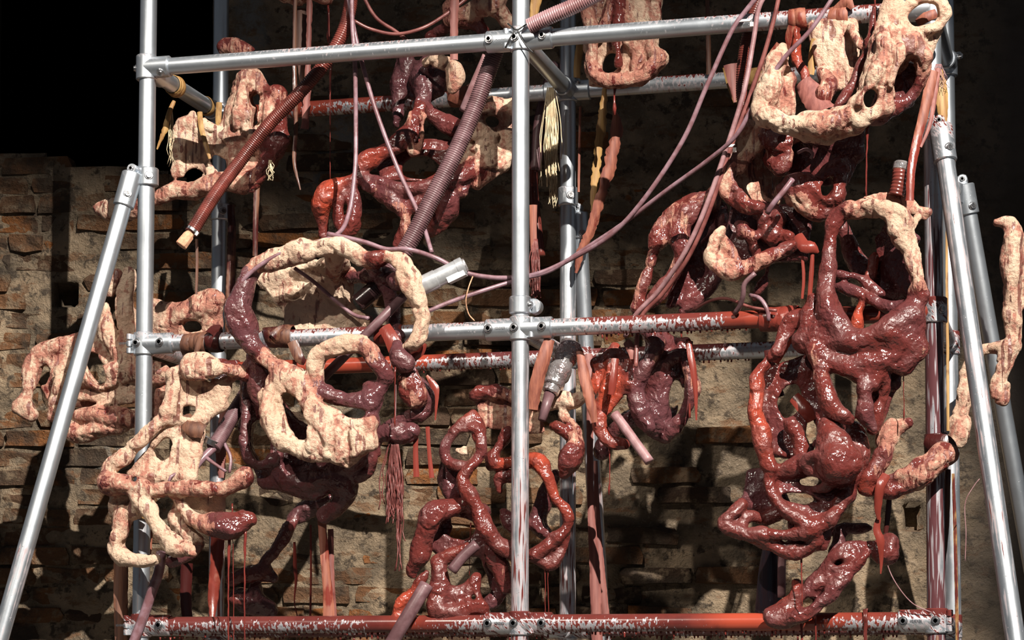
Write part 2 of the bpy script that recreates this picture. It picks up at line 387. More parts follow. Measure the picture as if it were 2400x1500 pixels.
#STRUCTURE
# ------------------------------------------------------------ the setting
def build_wall():
    h = 0.0125
    u0, u1, z0, z1 = -2.1, 2.5, 0.0, 4.4
    nu, nz = int((u1-u0)/h)+1, int((z1-z0)/h)+1
    U = u0+np.arange(nu)*h; Z = z0+np.arange(nz)*h
    rel = 0.5*lattice2((nu, nz), h, 0.30, 1)+0.45*lattice2((nu, nz), h, 0.10, 2)+0.35*lattice2((nu, nz), h, 0.045, 3)+0.2*lattice2((nu, nz), h, 0.02, 4)
    ue, _ = wall_uv(PW(1500, 900)); ur, _ = wall_uv(PW(2270, 900))
    plas = np.clip((U-ue+0.35)/0.9, 0, 1)[:, None]*np.ones((1, nz))
    smooth = np.clip((U-ur+0.20)/0.35, 0, 1)[:, None]*np.ones((1, nz))
    off = rel*0.015*(1-0.9*smooth)+0.012*plas+0.0055
    # the jamb of plaster beside the opening
    uj, zj = wall_uv(PW(590, 150)); uo, zo = wall_uv(PW(505, 250))
    lime = np.exp(-((U-uj)/0.055)**4)[:, None]*np.clip((Z-zj+0.35)/0.2, 0, 1)[None, :]
    off += 0.02*lime
    for (cx, cy, r) in ((800, 340, 0.10), (770, 380, 0.09), (700, 900, 0.07), (820, 1000, 0.07), (260, 1080, .05), (860, 700, .08)):
        a, b = wall_uv(PW(cx, cy)); g = np.exp(-(((U-a)/r)**2)[:, None]-(((Z-b)/(r*1.2))**2)[None, :])
        lime = np.maximum(lime, g)
    # putlog holes
    for (cx, cy, ru, rz) in ((152, 690, 0.032, 0.030), (2140, 1212, 0.024, 0.040)):
        a, b = wall_uv(PW(cx, cy)); g = np.maximum(np.abs(U-a)[:, None]/ru, np.abs(Z-b)[None, :]/rz)
        off = np.where(g < 1.25, off-0.11*np.clip((1.25-g)/0.3, 0, 1), off)
    # ragged top of the parapet under the opening
    ul, _ = wall_uv(PW(-500, 300))
    ragged = 0.035*lattice2((nu, 1), h, 0.12, 11)[:, 0]+0.012*lattice2((nu, 1), h, 0.03, 12)[:, 0]
    zl = wall_uv(PW(0, 362))[1]; zr = wall_uv(PW(330, 402))[1]; ua = wall_uv(PW(0, 362))[0]; ub = wall_uv(PW(330, 402))[0]
    top = zl+(U-ua)/(ub-ua)*(zr-zl)+ragged*0.6
    edge = uo+0.006*lattice2((1, nz), h, 0.05, 13)[0]
    V = W0[None, None, :]+U[:, None, None]*WE+off[:, :, None]*WN; V[:, :, 2] = Z[None, :]
    inside = (Z[None, :] > top[:, None]) & (U[:, None] < edge[None, :]) & (Z[None, :] < 3.9)
    idx = np.arange(nu*nz).reshape(nu, nz)
    keep = ~(inside[:-1, :-1] & inside[1:, 1:] & inside[1:, :-1] & inside[:-1, 1:])
    F = np.stack([idx[:-1, :-1], idx[1:, :-1], idx[1:, 1:], idx[:-1, 1:]], -1)[keep]
    me = bpy.data.meshes.new('wall_back'); me.from_pydata(V.reshape(-1, 3).tolist(), [], F.tolist())
    w = finish('wall_back', me, M['mortar'], None, True, {'plaster': smooth.reshape(-1), 'lime': lime.reshape(-1)})
    w['kind'] = 'structure'
    # courses of brick, each brick a piece of the wall
    var = []
    for k in range(10):
        bm = bmesh.new(); bmesh.ops.create_cube(bm, size=1.0)
        bmesh.ops.subdivide_edges(bm, edges=bm.edges[:], cuts=1, use_grid_fill=True)
        r = random.Random(100+k)
        for v in bm.verts:
            corner = sum(abs(c) > 0.4 for c in v.co)
            s = 1.0-0.05*(corner == 3)
            v.co = Vector((v.co.x*s+r.uniform(-.035, .035), v.co.y*s+r.uniform(-.07, .07), v.co.z*s+r.uniform(-.10, .10)))
        me = bpy.data.meshes.new('brick'); bm.to_mesh(me); bm.free()
        me.materials.append(M['brick']); var.append(me)
    ch, bl = 0.066, 0.245
    zb = wall_uv(PW(1200, 1560))[1]; zt = wall_uv(PW(300, -40))[1]
    ulo = wall_uv(PW(-40, 900))[0]; uhi = wall_uv(PW(1500, 900))[0]
    exposed = [wall_uv(PW(a, b)) for a, b in ((1710, 1040), (1530, 1130), (1590, 1270), (1620, 1370), (1530, 1435), (1660, 240), (1780, 1330), (1465, 1435), (1650, 1140))]
    R = Matrix(((WE[0], -WN[0], 0), (WE[1], -WN[1], 0), (0, 0, 1)))
    n = 0; row = 0; z = zb
    while z < zt:
        u = ulo-0.3+(0.5*bl if row % 2 else 0)+rnd.uniform(-.03, .03)
        while u < uhi+1.2:
            L = bl*rnd.choice((1, 1, 1, 0.52, 0.9)); c = u+L/2; zc = z+ch/2
            tp = np.interp(c, U, top)
            hid = c < uo+0.02+L/2 and zc > tp-0.02
            ex = any(abs(c-a) < L/2 and abs(zc-b) < ch/2 for a, b in exposed)
            hole = any(abs(c-a) < 0.05+L/2 and abs(zc-b) < 0.05 for a, b in (wall_uv(PW(152, 690)),))
            if (ex or (c > ulo-.1 and c < uhi+.02)) and not hid and not hole and n < 298:
                o = bpy.data.objects.new('brick', rnd.choice(var)); COL.objects.link(o)
                proud = (0.030 if ex else rnd.choice((-0.006, 0.0, 0.004, 0.008, 0.014)))
                pos = W0+WE*c+WN*(proud-0.045); o.location = (pos[0], pos[1], zc)
                o.rotation_euler = (R @ Matrix.Rotation(rnd.uniform(-.02, .02), 3, 'Y')).to_euler()
                o.scale = (L-0.012, 0.10, ch-0.010)
                setpar(o, w); n += 1
            u += L
        z += ch; row += 1
    return n
nb = build_wall(); print('bricks', nb)
def quadstruct(name, pts, mat):
    o = newmesh(name, pts, [(0, 1, 2, 3)], mat, smooth=False); o['kind'] = 'structure'; return o
quadstruct('floor', [(-9, -10, 0), (9, -10, 0), (9, 9, 0), (-9, 9, 0)], M['floor'])
def dark_room():
    a = W0-WE*2.6-WN*0.35; b = W0+WE*2.8-WN*0.35; c = b-WN*2.5; d = a-WN*2.5
    def v(p, z): return (p[0], p[1], z)
    quadstruct('wall_far', [v(d, 0), v(c, 0), v(c, 4.6), v(d, 4.6)], M['dark'])
    quadstruct('wall_left', [v(a+WN*.30, 0), v(d, 0), v(d, 4.6), v(a+WN*.30, 4.6)], M['dark'])
    quadstruct('wall_right', [v(b+WN*.30, 0), v(c, 0), v(c, 4.6), v(b+WN*.30, 4.6)], M['dark'])
    quadstruct('ceiling', [v(a+WN*.33, 4.39), v(b+WN*.33, 4.39), v(c, 4.39), v(d, 4.39)], M['dark'])
    # outer ends of the brick wall, out to the side walls
    a2 = W0-WE*2.6; e = W0-WE*2.1
    quadstruct('wall_end', [v(a2, 0), v(e, 0), v(e, 4.4), v(a2, 4.4)], M['dark'])
    a3 = W0+WE*2.5; e3 = W0+WE*2.8
    quadstruct('wall_end', [v(a3, 0), v(e3, 0), v(e3, 4.4), v(a3, 4.4)], M['dark'])
dark_room()

# ------------------------------------------------------------ the scaffold
BW, DD = 1.1185, 0.554
ZT, ZM, ZB = 1.777+1.3, 0.9737+1.3, 0.1658+1.3
TR = 0.0242
scaf = empty('tube_scaffold', (0, 0.2, 0), 'galvanised tube scaffold frame with slanting side braces, in front of the brick wall', 'scaffold')
def pipe(a, b, wet=0.0, hue=0.45, r=TR, name='tube', parent=scaf, caps=True, sides=32):
    """wet: number or list of (t, value) along the tube"""
    a = np.asarray(a, float); b = np.asarray(b, float); L = np.linalg.norm(b-a)
    n = max(2, int(L/0.02)); t = np.linspace(0, 1, n+1)
    V, F = sweep(a+(b-a)*t[:, None], r, sides, caps)
    if not isinstance(wet, (int, float)): wv = np.interp(t, [q[0] for q in wet], [q[1] for q in wet])
    else: wv = np.full(n+1, float(wet))
    if not isinstance(hue, (int, float)): hv = np.interp(t, [q[0] for q in hue], [q[1] for q in hue])
    else: hv = np.full(n+1, float(hue))
    V = np.asarray(V); c = np.repeat(a+(b-a)*t[:, None], sides, 0)
    up = (V[:, 2]-c[:, 2])/r; ax = np.repeat(t*L, sides)+a[0]*3.1+a[2]*7.7; sec = up*.012
    if abs(b[2]-a[2]) > .6*L:       # on uprights the slip runs lengthwise
        th = np.arctan2(V[:, 0]-c[:, 0], -(V[:, 1]-c[:, 1])); sec = ax*.05; ax = th*r*1.0+a[0]*2.3+5; up = up*0
    o = newmesh(name, V, F, M['pipe'], parent, True, {'wet': np.repeat(wv, sides), 'hue': np.repeat(hv, sides), 'ax': ax, 'up': up, 'sec': sec})
    return autosmooth(o, 60)
def tx(px, x0=-BW, x1=BW, y=0.0, z=ZM):
    """fraction along a rail of the frame for a pixel column"""
    d = ray(px, 800); q = CAM+d*((y-CAM[1])/d[1]); return (q[0]-x0)/(x1-x0)
def wlist(lst, y): return [(tx(px, y=y), v) for px, v in lst]
ZTOP = 3.75
def zt(pz): return pz/ZTOP
pipe((-BW-0.006, 0, 0), (-BW+0.006, 0, ZTOP), [(0, .2), (.40, .12), (.52, 0.02), (1, 0.02)])
pipe((0, 0, 0), (0, 0, ZTOP), [(0, .45), (zt(1.5), .46), (zt(1.85), .40), (zt(2.1), .22), (zt(2.4), .05), (1, 0.02)], 0.4)
pipe((BW, 0, 0), (BW, 0, ZTOP), [(0, .60), (zt(2.25), .60), (zt(2.45), .50), (zt(2.62), .25), (zt(2.75), .05), (1, .05)], 0.0)  # slip stains, darkened so the upright's shade sits in its colour
pipe((-BW, DD, 0), (-BW, DD, ZTOP), [(0, .6), (zt(1.6), .5), (zt(2.0), .2), (zt(2.4), 0.03), (1, 0.02)], 0.35)
pipe((0, DD, 0), (0, DD, ZTOP), [(0, .5), (zt(2.0), .42), (zt(2.3), .36), (zt(2.6), .05), (1, 0.02)], 0.4)
pipe((BW+.01, DD, 0), (BW-.005, DD, ZTOP), [(0, .4), (zt(2.2), .2), (zt(2.7), .03), (1, 0.02)], 0.3)
# rails
pipe((-BW, 0, ZT), (BW, 0, ZT), wlist([(340, .02), (600, .06), (700, .13), (1000, .08), (1100, .03), (1500, .05), (1700, .12), (1850, .36), (2190, .5)], 0), 0.5)
pipe((-BW, 0, ZM), (BW, 0, ZM), wlist([(340, .05), (480, .30), (620, .28), (900, .34), (960, .16), (1100, .12), (1300, .16), (1430, .42), (1600, .48), (1690, .62), (1730, 1.1), (1800, 1.1), (2190, 1)], 0), [(0, .3), (.7, .45), (.78, .8), (1, .7)])
pipe((-BW, 0, ZB), (BW, 0, ZB), wlist([(340, .34), (390, .58), (850, .60), (900, .95), (1130, .50), (1230, .48), (1500, .60), (1680, .85), (1740, 1.2), (1800, 1.1), (1930, .7), (2000, .55), (2190, .42)], 0),
     [(0, .38), (.30, .42), (.36, .8), (.42, .45), (.7, .55), (.77, 1.0), (1, .55)])
pipe((-BW, DD, ZT), (BW, DD, ZT), wlist([(520, .5), (740, .7), (820, .5), (960, .55), (1040, .3), (1130, .12), (1250, .12), (1450, .1), (1560, .3), (1640, .3), (1700, .2), (2190, .4)], DD), [(0, .9), (.25, .7), (.32, .45), (1, .5)])
pipe((-BW, DD, ZM), (BW, DD, ZM), wlist([(520, 1.0), (800, 1.1), (900, .8), (990, .50), (1200, .50), (1300, .5), (1640, .55), (1700, .3), (1880, .3), (2190, .5)], DD), [(0, .8), (.3, .9), (.4, .25), (.7, .4), (.76, .8), (.8, .5), (1, .5)])
pipe((-BW, DD, ZB), (BW, DD, ZB), 0.7, 0.3)
pipe((-BW, 0, ZT+.62), (BW, 0, ZT+.62), 0.05); pipe((-BW, DD, ZT+.62), (BW, DD, ZT+.62), 0.05)
# ties from front to rear
for xx in (-BW, 0, BW):
    for zz in (ZT, ZM, ZB):
        pipe((xx, 0, zz), (xx, DD, zz), 0.05 if zz > 3 else 0.4, 0.4)
# braces
BL0 = P(305, 428, -0.03); BL1 = P(5, 1480, -0.26)
def extend_floor(a, b):
    d = b-a; return a+d*((0.0-a[2])/d[2])
pipe(BL0, extend_floor(BL0, BL1), [(0, .02), (.33, .04), (.375, .06), (.39, .46), (.43, .25), (1, .3)], 0.4)
BR0 = P(2207, 318, -0.05); BR1 = P(2380, 1500, -0.30)
pipe(BR0, extend_floor(BR0, BR1), [(0, .22), (.2, .24), (.5, .26), (1, .3)], 0.45)
BQ0 = P(2262, 455, DD+.05); BQ1 = P(2430, 1400, DD+.25)
pipe(BQ0, extend_floor(BQ0, BQ1), 0.02, 0.4)
BC0 = P(1356, 520, DD+.04); BC1 = P(1384, 1000, DD+.12)
pipe(BC0, extend_floor(BC0, BC1), [(0, .1), (.3, .35), (1, .5)], 0.4)

def const_attrs(mb, wet, hue=0.4):
    V = np.array(mb.V); n = len(V)
    return {'wet': np.full(n, wet), 'hue': np.full(n, hue), 'ax': V[:, 0]+V[:, 2]*0.7, 'up': np.clip((V[:, 2]-V[:, 2].mean())/0.03, -1, 1), 'sec': V[:, 2]*.5}
def bolt(pos, nrm, parent, r=0.0085, wet=.05):
    pos = np.asarray(pos, float); nrm = np.asarray(nrm, float)/np.linalg.norm(nrm)
    m = MB(); V, F = sweep([pos-nrm*.004, pos+nrm*.0045, pos+nrm*.0060, pos+nrm*.0060, pos+nrm*.0030], [r, r, r*.92, r*.62, r*.58], 18, True)
    m.add(V, F); o = autosmooth(m.build('set_screw', M['steel'], parent), 35)
    # hexagonal socket
    m2 = MB(); m2.add(*sweep([pos+nrm*.0031, pos+nrm*.0036], [r*.57, r*.5], 6)); 
    # collar around the screw
    m.V, m.F = [], []
    m.chamf(pos-nrm*.008, pos+nrm*.0012, r*1.45, .0012, 18)
    # merge hex face, recess shade painted as dark colour, through a second material
    me = o.data; bm = bmesh.new(); bm.from_mesh(me)
    for (VV, FF, mi) in ((m2.V, m2.F, 1), (m.V, m.F, 2)):
        vs_ = [bm.verts.new(v) for v in VV]
        for f in FF:
            nf = bm.faces.new([vs_[i] for i in f]); nf.material_index = mi
    bm.to_mesh(me); bm.free(); me.materials.append(M['socket']); me.materials.append(M['steel'])
    return o
X, Y, Zv = np.array([1., 0, 0]), np.array([0, 1., 0]), np.array([0, 0, 1.])
CRd = 0.0305
def collar(c, axis, half, wet=.05, bolts=(), parent=None, name='clamp_collar', rr=CRd):
    c = np.asarray(c, float); m = MB()
    m.chamf(c-axis*half, c+axis*half, rr, .003, 32)
    o = autosmooth(m.build(name, M['pipe'], scaf, True, const_attrs(m, wet)), 30)
    for n in bolts:
        n = np.asarray(n, float); n = n/np.linalg.norm(n); bolt(c+n*(rr+.001), n, o)
    return o
def cross_clamp(c, wet, left=True, right=True, hinge=-1, screws=(-.083, -.010, .068)):
    """hinged crossover: collar round the upright and sockets along the rail"""
    c = np.asarray(c, float); m = MB()
    m.chamf(c-Zv*.033, c+Zv*.033, CRd, .003, 32)
    if left: m.chamf(c-X*.097, c-X*.005, CRd, .003, 32)
    if right: m.chamf(c+X*.005, c+X*.092, CRd, .003, 32)
    # hinge knuckles
    hx = c+X*(hinge*.036)-Y*.020
    for k in (-1, 0, 1): m.chamf(hx+Zv*(k*.020-.0085), hx+Zv*(k*.020+.0085), .0085, .0015, 14)
    m.box(hx-X*hinge*.012+Y*.006, X*.012, Y*.006, Zv*.027)
    o = autosmooth(m.build('hinged_clamp', M['pipe'], scaf, True, const_attrs(m, wet)), 30)
    vd = np.array([.2, -1, .12]); vd /= np.linalg.norm(vd)
    for s in screws: bolt(c+X*s-Y*(CRd+.001), -Y, o)
    # cast maker's mark: a short raised line of strokes
    mk = MB()
    for k in range(7):
        q = c+X*(-.062+k*.0042)-Y*(CRd+.0002)
        mk.box(q, X*.0012, Y*.0010, Zv*(.0028+.0008*(k % 2)))
    mk.build('cast_mark', M['steel'], o, False)
    return o
cross_clamp((0, 0, ZT), .05, hinge=-1)
cross_clamp((0, 0, ZM), .06, hinge=1)
cross_clamp((0, 0, ZB), .46, hinge=1)
cross_clamp((-BW, 0, ZM), .06, left=False, hinge=-1, screws=(-.010, .062))
cross_clamp((-BW, 0, ZB), .40, left=False, hinge=-1, screws=(.068,))
cross_clamp((BW, 0, ZB), .42, right=False, hinge=1, screws=(-.083, -.0))
# three way corner at the top left
m = MB(); c = np.array([-BW, 0, ZT])
m.chamf(c-Zv*.036, c+Zv*.036, CRd, .003, 32); m.chamf(c, c+X*.075, CRd, .003, 32); m.chamf(c, c+Y*.105, CRd, .003, 32)
o = autosmooth(m.build('corner_clamp', M['pipe'], scaf, True, const_attrs(m, .04)), 30)
bolt(c-X*(CRd+.001)-Y*.004, -X-Y*.3, o); bolt(c+X*.052-Zv*CRd*.75-Y*CRd*.72, -Zv-Y, o)
m = MB(); c = np.array([BW, 0, ZT])
m.chamf(c-Zv*.036, c+Zv*.036, CRd, .003, 32); m.chamf(c, c-X*.075, CRd, .003, 32); m.chamf(c, c+Y*.085, CRd, .003, 32)
autosmooth(m.build('corner_clamp', M['pipe'], scaf, True, const_attrs(m, .10)), 30)
# rear joints
for xx in (-BW, 0, BW):
    for zz in (ZT, ZM, ZB):
        c = np.array([xx, DD, zz]); m = MB()
        m.chamf(c-Zv*.034, c+Zv*.034, CRd, .003, 28)
        if xx > -BW: m.chamf(c-X*.07, c, CRd, .003, 28)
        if xx < BW: m.chamf(c, c+X*.07, CRd, .003, 28)
        m.chamf(c-Y*.075, c, CRd, .003, 28)
        o = autosmooth(m.build('corner_clamp', M['pipe'], scaf, True, const_attrs(m, .05 if zz > 3 else .45)), 30)
        if zz > 3: bolt(c+X*.035-Y*(CRd*.7)+Zv*CRd*.7, np.array([0, -1, 1]), o)
# collars with a swivel lug for the braces
def swivel(c, half, toward, wet, brace_a, brace_b, plug=.075):
    o = collar(c, Zv, half, wet, [np.array([.55, -1, 0])])
    c = np.asarray(c, float); d = np.asarray(brace_b)-np.asarray(brace_a); d /= np.linalg.norm(d); a = np.asarray(brace_a)
    m = MB(); m.chamf(a-d*.028, a+d*plug, CRd, .003, 32)
    t = a-d*.040; side = np.cross(d, Y); side /= np.linalg.norm(side)
    m.box(t+d*.010, side*.012, Y*.016, d*.020)
    m.chamf(t-Y*.018, t+Y*.018, .0145, .002, 20)
    link = (c+t)/2; v = t-c; L = np.linalg.norm(v); v /= L; q = np.cross(v, Y); 
    if np.linalg.norm(q) > .1: m.box(link, v*L/2, Y*.009, q/np.linalg.norm(q)*.012)
    s = autosmooth(m.build('swivel_socket', M['pipe'], scaf, True, const_attrs(m, wet)), 30)
    bolt(t-Y*.0175, -Y, s, .006); bolt(a+d*.040+(-Y+X*.6)/1.17*CRd, -Y+X*.6, s)
swivel(P(347, 416, 0), .026, None, .03, BL0, BL1)
swivel(P(2193, 305, 0), .030, None, .18, BR0, BR1)
swivel(P(2232, 455, DD), .03, None, .03, BQ0, BQ1, .06)
collar(P(517, 498, DD), Zv, .026, .05, [np.array([.7, -1, 0])])
swivel(P(1331, 462, DD), .028, None, .05, BC0, BC1, .05)
collar(P(2193, 728, 0), Zv, .034, .42, [np.array([.8, -1, 0])])
collar(P(1219, 716, 0), Zv, .024, .05, [np.array([1, -.2, 0])])
m = MB(); c = P(1252, 718, .02); m.chamf(c-Y*.012, c+Y*.025, .021, .003, 20); m.box(P(1240, 718, .015), X*.015, Y*.008, Zv*.018)
autosmooth(m.build('brace_lug', M['pipe'], scaf, True, const_attrs(m, .1)), 30)

# ------------------------------------------------------------ added unseen flags before the scaffold, put in to shape the lamp's beam
M['flag'] = mat_simple('added_flag_cloth', (0.012, 0.012, 0.012), (0.018, 0.017, 0.016), 40, 0.95, spec=0.05)
def added_flag(label, p0, p1, out, wd=.75):
    """black panel whose edge lies in the plane of the lamp and the line p0-p1"""
    L = np.array(LPOS); a = L+(p0-L)*(1.5/np.linalg.norm(p0-L)); b_ = L+(p1-L)*(1.5/np.linalg.norm(p1-L))
    e = (b_-a)/np.linalg.norm(b_-a); ax = np.array(LAIM)-L; ax /= np.linalg.norm(ax)
    o_ = np.asarray(out, float); o_ = o_-e*(o_@e); o_ -= ax*(o_@ax)*.9; o_ /= np.linalg.norm(o_)
    root = empty('added_light_flag', ((a+b_)/2)*np.array([1, 1, 0]), label, 'light flag')
    m = MB(); c = (a+b_)/2+o_*.35; m.box(c, e*wd, o_*.35, np.cross(e, o_)*.006); m.build('panel', M['flag'], root, False)
    m = MB(); q = c+o_*.2+e*(wd-.03); m.tube((q[0], q[1], 0), q, .02, sides=10); m.build('stand_pole', M['flag'], root)
    m = MB()
    for k in range(3):
        an = k*2.1; m.tube((q[0]+.5*math.cos(an), q[1]+.5*math.sin(an), .012), (q[0], q[1], .45), .012, sides=8)
    m.build('stand_foot', M['flag'], root)
added_flag('added black flag panel on a stand, out of view, shading the upper brick wall', P(340, -110, 0), P(2230, -250, 0), (0, .5, 1), 1.3)
added_flag('added black flag panel on a stand, out of view, shading the grey plaster', P(2780, -200, -.1), P(2800, 1500, -.3), (1, 0, 0))
# ------------------------------------------------------------ clay modelling: smooth-union fields turned into meshes
from mathutils.geometry import tessellate_polygon
class Clay:
    def __init__(s, h=0.0042, k=0.014, lump=0.0036, seed=1, soft=.10, rs=1.0):
        s.soft = soft; s.rs = rs; s.h, s.k, s.lump, s.seed = h, k, lump, seed
        s.prims = []; s.holes = []
    def C(s, wet, hue, pts, k=None):
        """a limb: points (px, py, depth, radius px)"""
        w = []
        for a, b, y, r in pts:
            p = P(a, b, y); w.append((*p, r*s.rs*mpp(p)))
        w = np.array(w); step = max(0.012, float(w[:, 3].mean())*0.9)
        q = catmull(w, step); q[:, 3] = np.maximum(q[:, 3], 0.003)
        n = len(q); rs_ = np.random.RandomState(int(pts[0][0]*13+pts[0][1]))
        sm = lambda a: np.apply_along_axis(lambda v: np.convolve(np.pad(v, 2, 'edge'), [.12, .24, .28, .24, .12], 'valid'), 0, a)
        q[:, 3] *= 1+np.clip(sm(rs_.normal(0, .40, (n, 1)))[:, 0], -.34, .34)
        if n > 3: q[1:-1, :3] += sm(rs_.normal(0, .30, (n-2, 3)))*q[1:-1, 3:4]
        wv = np.full(n, wet) if isinstance(wet, (int, float)) else np.interp(np.linspace(0, 1, n), np.linspace(0, 1, len(wet)), wet)
        hv = np.full(n, hue) if isinstance(hue, (int, float)) else np.interp(np.linspace(0, 1, n), np.linspace(0, 1, len(hue)), hue)
        if float(q[:, 3].mean()) > .0115 and n > 3:      # sinews along the limb
            for j in range(2 if float(q[:, 3].mean()) < .03 else 4):
                al = rs_.uniform(0, 2*PI); prev = None
                for i in range(n):
                    d = q[min(i+1, n-1)][:3]-q[max(i-1, 0)][:3]; d = d/(np.linalg.norm(d)+1e-9)
                    e1 = np.array([.25, -.97, .05]); e1 = e1-d*float(e1@d); e1 /= np.linalg.norm(e1)+1e-9; e2 = np.cross(d, e1)
                    al += rs_.normal(0, .30); rr_ = q[i][3]
                    cur = np.array([*(q[i][:3]+(e1*math.cos(al)+e2*math.sin(al))*rr_*rs_.uniform(.52, .74)), rr_*rs_.uniform(.22, .42)])
                    if prev is not None and rs_.uniform() > .12: s.prims.append(('c', prev, cur, wv[i], hv[i], .007, []))
                    prev = cur
        ang = rs_.uniform(0, 2*PI, 4); fac = np.array([.62, .70, .66, .78])
        vd = np.array([.25, -.97, .05])
        for i in range(n-1):
            ang += rs_.normal(0, .28, 4)
            d = q[i+1][:3]-q[i][:3]; d = d/(np.linalg.norm(d)+1e-9)
            e1 = vd-d*float(vd@d); e1 /= np.linalg.norm(e1)+1e-9; e2 = np.cross(d, e1); fl = []
            for j in range(4):
                fl.append((e1*math.cos(ang[j])+e2*math.sin(ang[j]), min(1.0, fac[j]+rs_.uniform(-.08, .12)+s.soft*wv[i])))
            s.prims.append(('c', q[i], q[i+1], (wv[i]+wv[i+1])/2, (hv[i]+hv[i+1])/2, k or s.k, fl))
        return s
    def loop(s, wet, hue, cx, cy, y, rx, ry, r, tilt=0.0, rot=0.0, jit=0.12, n=11):
        rr = random.Random(int(cx*7+cy)); pts = []
        for i in range(n+1):
            a = 2*PI*(i % n)/n; rr2 = random.Random(int(cx+cy)*31+(i % n))
            jx = 1+rr2.uniform(-jit, jit); ex, ey = rx*jx*math.cos(a), ry*jx*math.sin(a)
            pts.append((cx+ex*math.cos(rot)-ey*math.sin(rot), cy+ex*math.sin(rot)+ey*math.cos(rot), y+tilt*math.sin(a), r*(1+rr2.uniform(-jit, jit)*1.6)))
        return s.C(wet, hue, pts)
    def T(s, wet, hue, poly, r, k=None):
        """a slab: polygon (px, py, depth) with half thickness in px"""
        tri = tessellate_polygon([[Vector((a, b, 0)) for a, b, _ in poly]])
        w = [P(*q) for q in poly]
        for t in tri:
            a, b, c = (w[i] for i in t)
            s.prims.append(('t', a, b, c, r*mpp(a), wet, hue, k or s.k))
        return s
    def H(s, px, py, y, rx, ry, ang=0.0, depth=0.12, k=0.008):
        s.holes.append((px, py, y, rx, ry, ang, depth, k)); return s
    def mesh(s):
        h = s.h; lo = np.full(3, 1e9); hi = -lo
        for p in s.prims:
            if p[0] == 'c':
                for q in (p[1], p[2]): lo = np.minimum(lo, q[:3]-q[3]); hi = np.maximum(hi, q[:3]+q[3])
            else:
                for q in p[1:4]: lo = np.minimum(lo, q-p[4]); hi = np.maximum(hi, q+p[4])
        pad = 0.022; lo -= pad; hi += pad
        n = np.ceil((hi-lo)/h).astype(int)+1
        ax = [lo[i]+np.arange(n[i])*h for i in range(3)]
        F = np.full(n, 0.06, np.float32); NW = np.zeros(n, np.float32); NH = np.zeros(n, np.float32); DW = np.full(n, 1e-9, np.float32)
        def sub(a, b, pd):
            i0 = np.maximum(((a-pd-lo)/h).astype(int), 0); i1 = np.minimum(((b+pd-lo)/h).astype(int)+2, n)
            sl = tuple(slice(i0[i], i1[i]) for i in range(3))
            g = np.ix_(*[ax[i][sl[i]] for i in range(3)])
            return sl, g
        for p in s.prims:
            if p[0] == 'c':
                a, b, wv, hv, k, fl = p[1:]
                sl, g = sub(np.minimum(a[:3]-a[3], b[:3]-b[3]), np.maximum(a[:3]+a[3], b[:3]+b[3]), 0.02)
                d = b[:3]-a[:3]; L2 = max(float(d@d), 1e-10)
                x, y, z = g[0]-a[0], g[1]-a[1], g[2]-a[2]
                t = np.clip((x*d[0]+y*d[1]+z*d[2])/L2, 0, 1)
                x = x-t*d[0]; y = y-t*d[1]; z = z-t*d[2]; R_ = (a[3]+(b[3]-a[3])*t)*0.97
                D = np.sqrt(x*x+y*y+z*z)-R_
                for nv, fc in fl: D = np.maximum(D, x*nv[0]+y*nv[1]+z*nv[2]-fc*R_)
            else:
                A, B, Cc, r, wv, hv, k = p[1:]
                sl, g = sub(np.minimum(np.minimum(A, B), Cc)-r, np.maximum(np.maximum(A, B), Cc)+r, 0.02)
                nn = np.cross(B-A, Cc-A); nl = np.linalg.norm(nn)
                if nl < 1e-9: continue
                nn = nn/nl
                sh = np.broadcast(*g).shape
                inside = np.ones(sh, bool); de = np.full(sh, 1e9)
                for U, V in ((A, B), (B, Cc), (Cc, A)):
                    e = V-U; en = np.cross(nn, e)
                    x, y, z = g[0]-U[0], g[1]-U[1], g[2]-U[2]
                    inside &= (x*en[0]+y*en[1]+z*en[2]) >= 0
                    t = np.clip((x*e[0]+y*e[1]+z*e[2])/max(float(e@e), 1e-10), 0, 1)
                    de = np.minimum(de, (x-t*e[0])**2+(y-t*e[1])**2+(z-t*e[2])**2)
                dp = np.abs((g[0]-A[0])*nn[0]+(g[1]-A[1])*nn[1]+(g[2]-A[2])*nn[2])
                D = np.where(inside, dp, np.sqrt(de))-r
            f = F[sl]; hh = np.maximum(k-np.abs(f-D), 0)/k
            F[sl] = np.minimum(f, D)-hh*hh*k*0.25
            wgt = np.exp(-np.clip(D, -0.01, 0.1)/0.007)
            NW[sl] += wgt*wv; NH[sl] += wgt*hv; DW[sl] += wgt
        for (px, py, y, rx, ry, ang, dep, k) in s.holes:
            c = P(px, py, y); d = ray(px, py); m = mpp(c)
            eu = CR*math.cos(ang)-CU*math.sin(ang); ev = np.cross(d, eu)
            R = max(rx, ry)*m
            sl, g = sub(c-np.array([R, dep, R])-.03, c+np.array([R, dep, R])+.03, 0.0)
            x, yy, z = g[0]-c[0], g[1]-c[1], g[2]-c[2]
            a = (x*eu[0]+yy*eu[1]+z*eu[2])/(rx*m); b = (x*ev[0]+yy*ev[1]+z*ev[2])/(ry*m)
            w_ = np.abs(x*d[0]+yy*d[1]+z*d[2])-dep
            D = np.maximum((np.sqrt(a*a+b*b)-1)*min(rx, ry)*m, w_)
            f = F[sl]; hh = np.maximum(k-np.abs(f+D), 0)/k
            F[sl] = np.maximum(f, -D)+hh*hh*k*0.25
        nz = lattice3(n, h, 0.045, s.seed)+0.65*lattice3(n, h, 0.020, s.seed+50)
        soft = 1-0.45*np.clip(NW/DW, 0, 1)
        F -= soft*(1.25*s.lump*nz+0.0011*lattice3(n, h, 0.0105, s.seed+90))
